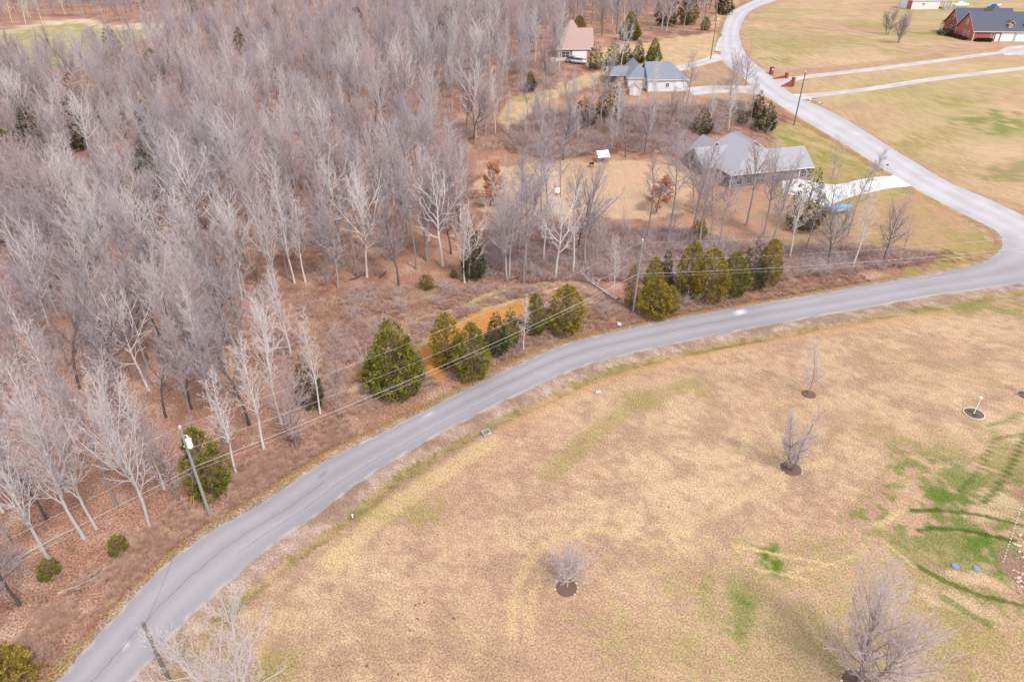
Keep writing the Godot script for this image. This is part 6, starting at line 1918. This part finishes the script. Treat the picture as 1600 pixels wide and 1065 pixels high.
func lawn_trees() -> void:
	var tw := Color(0.46, 0.395, 0.41)
	var q := forest_q(5.4, {"r": 0.12, "trunk": 0.5, "bark": Color(0.33, 0.29, 0.27), "twig": tw, "start": [0.35, 0.15, 0.1, 0], "count": [20, 8, 8, 3], "ratio": [1.15, 0.42, 0.45, 0.5], "ang": [55.0, 36.0, 34, 34], "ang_tip": [12.0, 30.0, 30, 30], "high": 0.9, "fine": 0.010})
	tree_thing("lawn_tree", make_tree(q, 801), at(Vector2(4.63, -37.66)), 0.3, Vector3.ONE, "small round leafless tree in a mulch ring on the open lawn", "tree")
	q = forest_q(8.2, {"r": 0.11, "stems": 4, "splay": 0.2, "bark": Color(0.2, 0.165, 0.15), "twig": tw, "start": [0.12, 0.2, 0.1, 0], "count": [20, 7, 6, 3], "ratio": [0.34, 0.45, 0.45, 0.5], "ang": [48.0, 40.0, 38, 38], "fine": 0.009})
	tree_thing("lawn_tree", make_tree(q, 802), at(Vector2(28.48, -52.10)), 1.0, Vector3.ONE, "tall vase shaped leafless tree with several stems in a mulch ring", "tree")
	q = forest_q(7.4, {"r": 0.08, "bark": Color(0.25, 0.21, 0.2), "twig": tw, "start": [0.15, 0.2, 0.1, 0], "count": [22, 6, 6, 3], "ratio": [0.4, 0.45, 0.45, 0.5], "fine": 0.009})
	tree_thing("lawn_tree", make_tree(q, 803), at(Vector2(35.04, -64.92)), 2.0, Vector3.ONE, "faint thin leafless tree in a dark mulch ring behind the vase shaped one", "tree")
	tree_thing("lawn_tree", make_tree(q, 804), at(Vector2(60.55, -64.67)), 0.7, Vector3.ONE * 0.8, "young leafless tree in a mulch ring beyond the lamp post bed", "tree")
	q = forest_q(7.8, {"r": 0.2, "trunk": 0.62, "stems": 2, "splay": 0.14, "bark": Color(0.22, 0.175, 0.155), "twig": Color(0.50, 0.41, 0.41), "start": [0.2, 0.15, 0.1, 0], "count": [26, 9, 9, 4], "ratio": [0.78, 0.42, 0.44, 0.5], "ang": [62.0, 38.0, 34, 34], "ang_tip": [12.0, 28.0, 28, 30], "high": 0.9, "fine": 0.0055, "thin": [0.42, 0.55, 0.6]})
	tree_thing("lawn_tree", make_tree(q, 805), at(Vector2(25.59, -28.92)), 2.2, Vector3.ONE * 1.5, "wide spreading leafless tree with two trunks on the greenish lawn", "tree")
	q = forest_q(8.5, {"r": 0.2, "trunk": 0.75, "stems": 3, "splay": 0.35, "bark": Color(0.4, 0.36, 0.34), "twig": Color(0.52, 0.465, 0.45), "start": [0.2, 0.15, 0.1, 0], "count": [18, 8, 7, 3], "ratio": [0.55, 0.44, 0.46, 0.5], "ang": [62.0, 44.0, 38, 34], "ang_tip": [22.0, 30.0, 30, 30], "high": 0.7, "fine": 0.006, "thin": [0.45, 0.55, 0.6]})
	tree_thing("lawn_tree", make_tree(q, 806), at(Vector2(-19.58, -28.06)), 0.0, Vector3.ONE * 1.3, "pale leafless tree overhanging the road beside the bare pole", "tree")
	q = forest_q(9.5, {"r": 0.16, "trunk": 0.7, "stems": 2, "splay": 0.2, "bark": Color(0.19, 0.155, 0.15), "twig": Color(0.30, 0.24, 0.24), "start": [0.2, 0.15, 0.1, 0], "count": [22, 8, 7, 3], "ratio": [0.62, 0.42, 0.44, 0.5], "ang": [50.0, 40.0, 36, 34], "ang_tip": [14.0, 30.0, 30, 30], "high": 0.8, "fine": 0.012})
	var m := make_tree(q, 807)
	tree_thing("lawn_tree", m, at(Vector2(121.54, -240.10)), 0.0, Vector3.ONE * 0.95, "left of two rounded leafless trees on the far lawn", "tree")
	tree_thing("lawn_tree", m, at(Vector2(117.48, -223.82)), 2.1, Vector3.ONE * 1.05, "right of two rounded leafless trees on the far lawn", "tree")
	# oaks that keep their brown leaves
	q = forest_q(9.0, {"r": 0.13, "bark": Color(0.1, 0.07, 0.06), "twig": Color(0.3, 0.16, 0.11), "start": [0.16, 0.2, 0.1, 0], "count": [34, 7, 6, 2], "ratio": [0.42, 0.42, 0.45, 0.5], "ang": [82.0, 45.0, 40, 40], "rise": [0.02, 0.02, 0.02, 0.0]})
	var lm := leafy_q_mesh(q, 811, 9000, Color(0.42, 0.19, 0.10), Color(0.56, 0.31, 0.2), 0.09)
	var o := tree_thing("russet_tree", lm, at(Vector2(-4.11, -122.75)), 0.0, Vector3(1.15, 1.0, 1.15) * (8.33 / 9.0), "conical young oak holding russet leaves at the yard corner", "tree")
	put_mesh("leaves", lm[2], o)
	lm = leafy_q_mesh(forest_q(7.0, {"r": 0.1, "bark": Color(0.1, 0.07, 0.06), "twig": Color(0.3, 0.16, 0.11), "start": [0.2, 0.2, 0.1, 0], "count": [18, 6, 6, 2], "ratio": [0.5, 0.45, 0.45, 0.5], "ang": [70.0, 45.0, 40, 40]}), 812, 5200, Color(0.38, 0.16, 0.08), Color(0.5, 0.25, 0.15), 0.1)
	o = tree_thing("russet_tree", lm, at(Vector2(26.83, -120.05)), 0.0, Vector3(1.25, 0.95, 1.25), "scraggly brown leaved oak at the lower corner of the back yard", "tree")
	put_mesh("leaves", lm[2], o)
	lm = leafy_q_mesh(broad_q(9.0, {"bark": Color(0.3, 0.24, 0.2), "twig": Color(0.45, 0.33, 0.26)}), 813, 3600, Color(0.50, 0.34, 0.24), Color(0.62, 0.45, 0.33), 0.08)
	o = tree_thing("russet_tree", lm, at(Vector2(-114.31, -189.50)), 0.8, Vector3.ONE * 1.9, "tan leaved tree in the wood below the far green field", "tree")
	put_mesh("leaves", lm[2], o)

func make_undergrowth() -> void:
	rng.seed = 5
	var red_a := Color(0.40, 0.25, 0.20)
	var red_b := Color(0.55, 0.39, 0.32)
	var sedge := [tuft_mesh(1, 60, 0.75, 0.32, red_a, Color(0.58, 0.40, 0.30), 0.022), tuft_mesh(2, 60, 0.6, 0.36, red_b, Color(0.62, 0.45, 0.33), 0.022), tuft_mesh(3, 50, 0.5, 0.3, STRAW, Color(0.55, 0.45, 0.33), 0.022)]
	var brm := [bramble_mesh(4, 26, 1.3, 0.8, Color(0.32, 0.21, 0.19), red_b), bramble_mesh(5, 22, 1.7, 0.8, Color(0.40, 0.31, 0.31), Color(0.54, 0.45, 0.45)), bramble_mesh(6, 26, 1.0, 0.7, red_a, Color(0.36, 0.2, 0.14), 5)]
	var sx := [[], [], []]
	var bxs := [[], [], []]
	var clearing := PackedVector2Array([Vector2(-29.98, -71.86), Vector2(-30.46, -86.02), Vector2(-23.20, -91.51), Vector2(-9.77, -92.76), Vector2(5.82, -91.91), Vector2(15.05, -88.27), Vector2(16.95, -85.20), Vector2(12.51, -82.29), Vector2(0.00, -73.18), Vector2(-7.78, -67.79), Vector2(-12.05, -64.67), Vector2(-17.38, -61.03), Vector2(-24.14, -61.97)])
	var straw := PackedVector2Array([Vector2(-13.75, -78.03), Vector2(-9.98, -84.10), Vector2(-3.79, -89.06), Vector2(4.92, -93.61), Vector2(7.02, -92.54), Vector2(0.00, -87.88), Vector2(-7.19, -83.01), Vector2(-9.53, -78.86), Vector2(-11.01, -74.85), Vector2(-13.35, -74.85)])
	var clay := PackedVector2Array([Vector2(-7.83, -66.46), Vector2(-11.92, -68.60), Vector2(-12.84, -74.85), Vector2(-10.91, -78.86), Vector2(-7.18, -82.83), Vector2(-3.95, -85.58), Vector2(0.00, -88.27), Vector2(3.22, -89.06), Vector2(3.87, -85.95), Vector2(-0.88, -81.24), Vector2(-4.68, -76.90), Vector2(-7.45, -74.08), Vector2(-7.67, -70.41)])
	var thicket := PackedVector2Array([Vector2(-5.52, -96.23), Vector2(-4.53, -112.80), Vector2(9.18, -114.65), Vector2(22.61, -112.55), Vector2(29.49, -113.01), Vector2(36.08, -107.69), Vector2(48.55, -105.80), Vector2(57.18, -105.80), Vector2(63.87, -103.94), Vector2(70.66, -103.47), Vector2(66.30, -100.27), Vector2(53.69, -97.34), Vector2(45.03, -95.79), Vector2(37.24, -93.18), Vector2(30.21, -88.66), Vector2(24.38, -87.88), Vector2(19.73, -94.04), Vector2(9.90, -94.47), Vector2(0.00, -93.61)])
	var belt_b := PackedVector2Array([Vector2(0.00, -146.83), Vector2(-4.38, -156.88), Vector2(7.77, -170.15), Vector2(22.36, -161.78), Vector2(28.97, -172.47), Vector2(40.63, -172.11), Vector2(48.61, -172.89), Vector2(56.25, -172.11), Vector2(59.63, -170.19), Vector2(54.74, -157.69), Vector2(41.31, -152.75), Vector2(35.99, -143.45), Vector2(22.03, -145.96), Vector2(9.50, -142.95)])
	# roadside strip on the wooded side
	for k in 20000:
		var i := rng.randi() % (road_c.size() - 1)
		if i > far_from - 6:
			continue
		var c := road_c[i].lerp(road_c[i + 1], rng.randf())
		var d := (road_c[i + 1] - road_c[i]).normalized()
		var off := road_h[i] + 1.3 + 4.6 * pow(rng.randf(), 1.3)
		var p := c + Vector2(d.y, -d.x) * off
		if road_near(p).x < 1.2 or inside(clay, p):
			continue
		var patch := n_mid.get_noise_2d(p.x * 0.6, p.y * 0.6)
		if patch < -0.2 + 0.35 * rng.randf() - (0.25 if p.x > 18.0 else 0.0):
			continue
		var s := rng.randf_range(0.35, 0.8)
		var j := 0 if rng.randf() < 0.6 else 1
		var t := Transform3D(Basis(Vector3.UP, rng.randf() * TAU).scaled_local(Vector3(s, s * rng.randf_range(0.7, 1.1), s)), at(p, -0.03))
		if rng.randf() < 0.07:
			bxs[2 if rng.randf() < 0.6 else 0].append(t)
		else:
			sx[j].append(t)
	for set_ in [[clearing, 5200, 0.55, 0.05], [straw, 1300, 0.45, 0.0], [thicket, 4600, 0.55, 0.6], [belt_b, 2400, 0.6, 0.6]]:
		var poly: PackedVector2Array = set_[0]
		var box := Rect2(poly[0], Vector2.ZERO)
		for p in poly:
			box = box.expand(p)
		var n := 0
		var tries := 0
		while n < set_[1] and tries < 60000:
			tries += 1
			var p := box.position + Vector2(rng.randf(), rng.randf()) * box.size
			if not inside(poly, p) or road_near(p).x < 2.0 or inside(clay, p) or (p.x > 22 and p.x < 48 and p.y < -170):
				continue
			if poly == clearing and n_mid.get_noise_2d(p.x * 0.8, p.y * 0.8) < -0.05:
				continue
			n += 1
			var s: float = set_[2] * rng.randf_range(0.7, 1.7)
			var t := Transform3D(Basis(Vector3.UP, rng.randf() * TAU).scaled_local(Vector3(s, s * rng.randf_range(0.6, 1.1), s)), at(p, -0.03))
			if rng.randf() < set_[3]:
				bxs[rng.randi() % 3].append(t.scaled_local(Vector3.ONE * 1.5))
			elif poly == straw:
				sx[2].append(t)
			else:
				sx[rng.randi() % 2].append(t)
	var wood := PackedVector2Array([Vector2(-60.74, -54.85), Vector2(-48.71, -61.38), Vector2(-39.36, -67.00), Vector2(-30.70, -66.47), Vector2(-30.03, -74.87), Vector2(-33.33, -88.00), Vector2(-26.66, -94.09), Vector2(-10.33, -99.84), Vector2(-5.73, -120.63), Vector2(-8.32, -140.50), Vector2(0.00, -155.26), Vector2(-4.56, -165.13), Vector2(0.00, -181.00), Vector2(10.30, -185.17), Vector2(13.95, -196.52), Vector2(14.96, -239.85), Vector2(-90.44, -348.02), Vector2(-117.40, -263.59), Vector2(-209.97, -232.37)])
	var box := Rect2(wood[0], Vector2.ZERO)
	for p in wood:
		box = box.expand(p)
	for k in 8000:
		var p := box.position + Vector2(rng.randf(), rng.randf()) * box.size
		if not inside(wood, p) or absf(p.x) > -p.y * 0.8 + 12.0:
			continue
		if n_mid.get_noise_2d(p.x * 0.25, p.y * 0.25) < -0.05:
			continue
		var s := rng.randf_range(0.8, 2.2)
		bxs[rng.randi() % 2].append(Transform3D(Basis(Vector3.UP, rng.randf() * TAU).scaled_local(Vector3(s, s, s)), at(p, -0.03)))
	for g in [[Vector2(-11.72, -65.68), 1.9, 1, "grey leafless shrub at the foot of the broad conical cedar"], [Vector2(-18.45, -71.70), 2.3, 1, "pale grey leafless shrub left of the broad conical cedar"], [Vector2(24.41, -87.10), 1.9, 1, "lavender leafless shrub between golden cedars"], [Vector2(41.93, -94.91), 1.8, 0, "tangled brown shrub past the last olive cedar"], [Vector2(12.37, -79.53), 0.8, 0, "small brown shrub near the roadside sign"]]:
		var sh := thing("bare_shrub", g[3], "shrub", at(g[0], -0.05))
		put_mesh("canes", brm[g[2]], sh)
		sh.scale = Vector3(g[1], g[1] * 0.85, g[1])
	var a := Node3D.new()
	a.name = numbered("dry_grass")
	add_child(a)
	tag(a, "reddish dry grass along the wooded road side and clearing", "dry grass", "", "stuff")
	scatter("tufts", sedge, sx, a)
	var b := Node3D.new()
	b.name = numbered("brambles")
	add_child(b)
	tag(b, "leafless brambles and brush under the trees", "brush", "", "stuff")
	scatter("canes", brm, bxs, b)
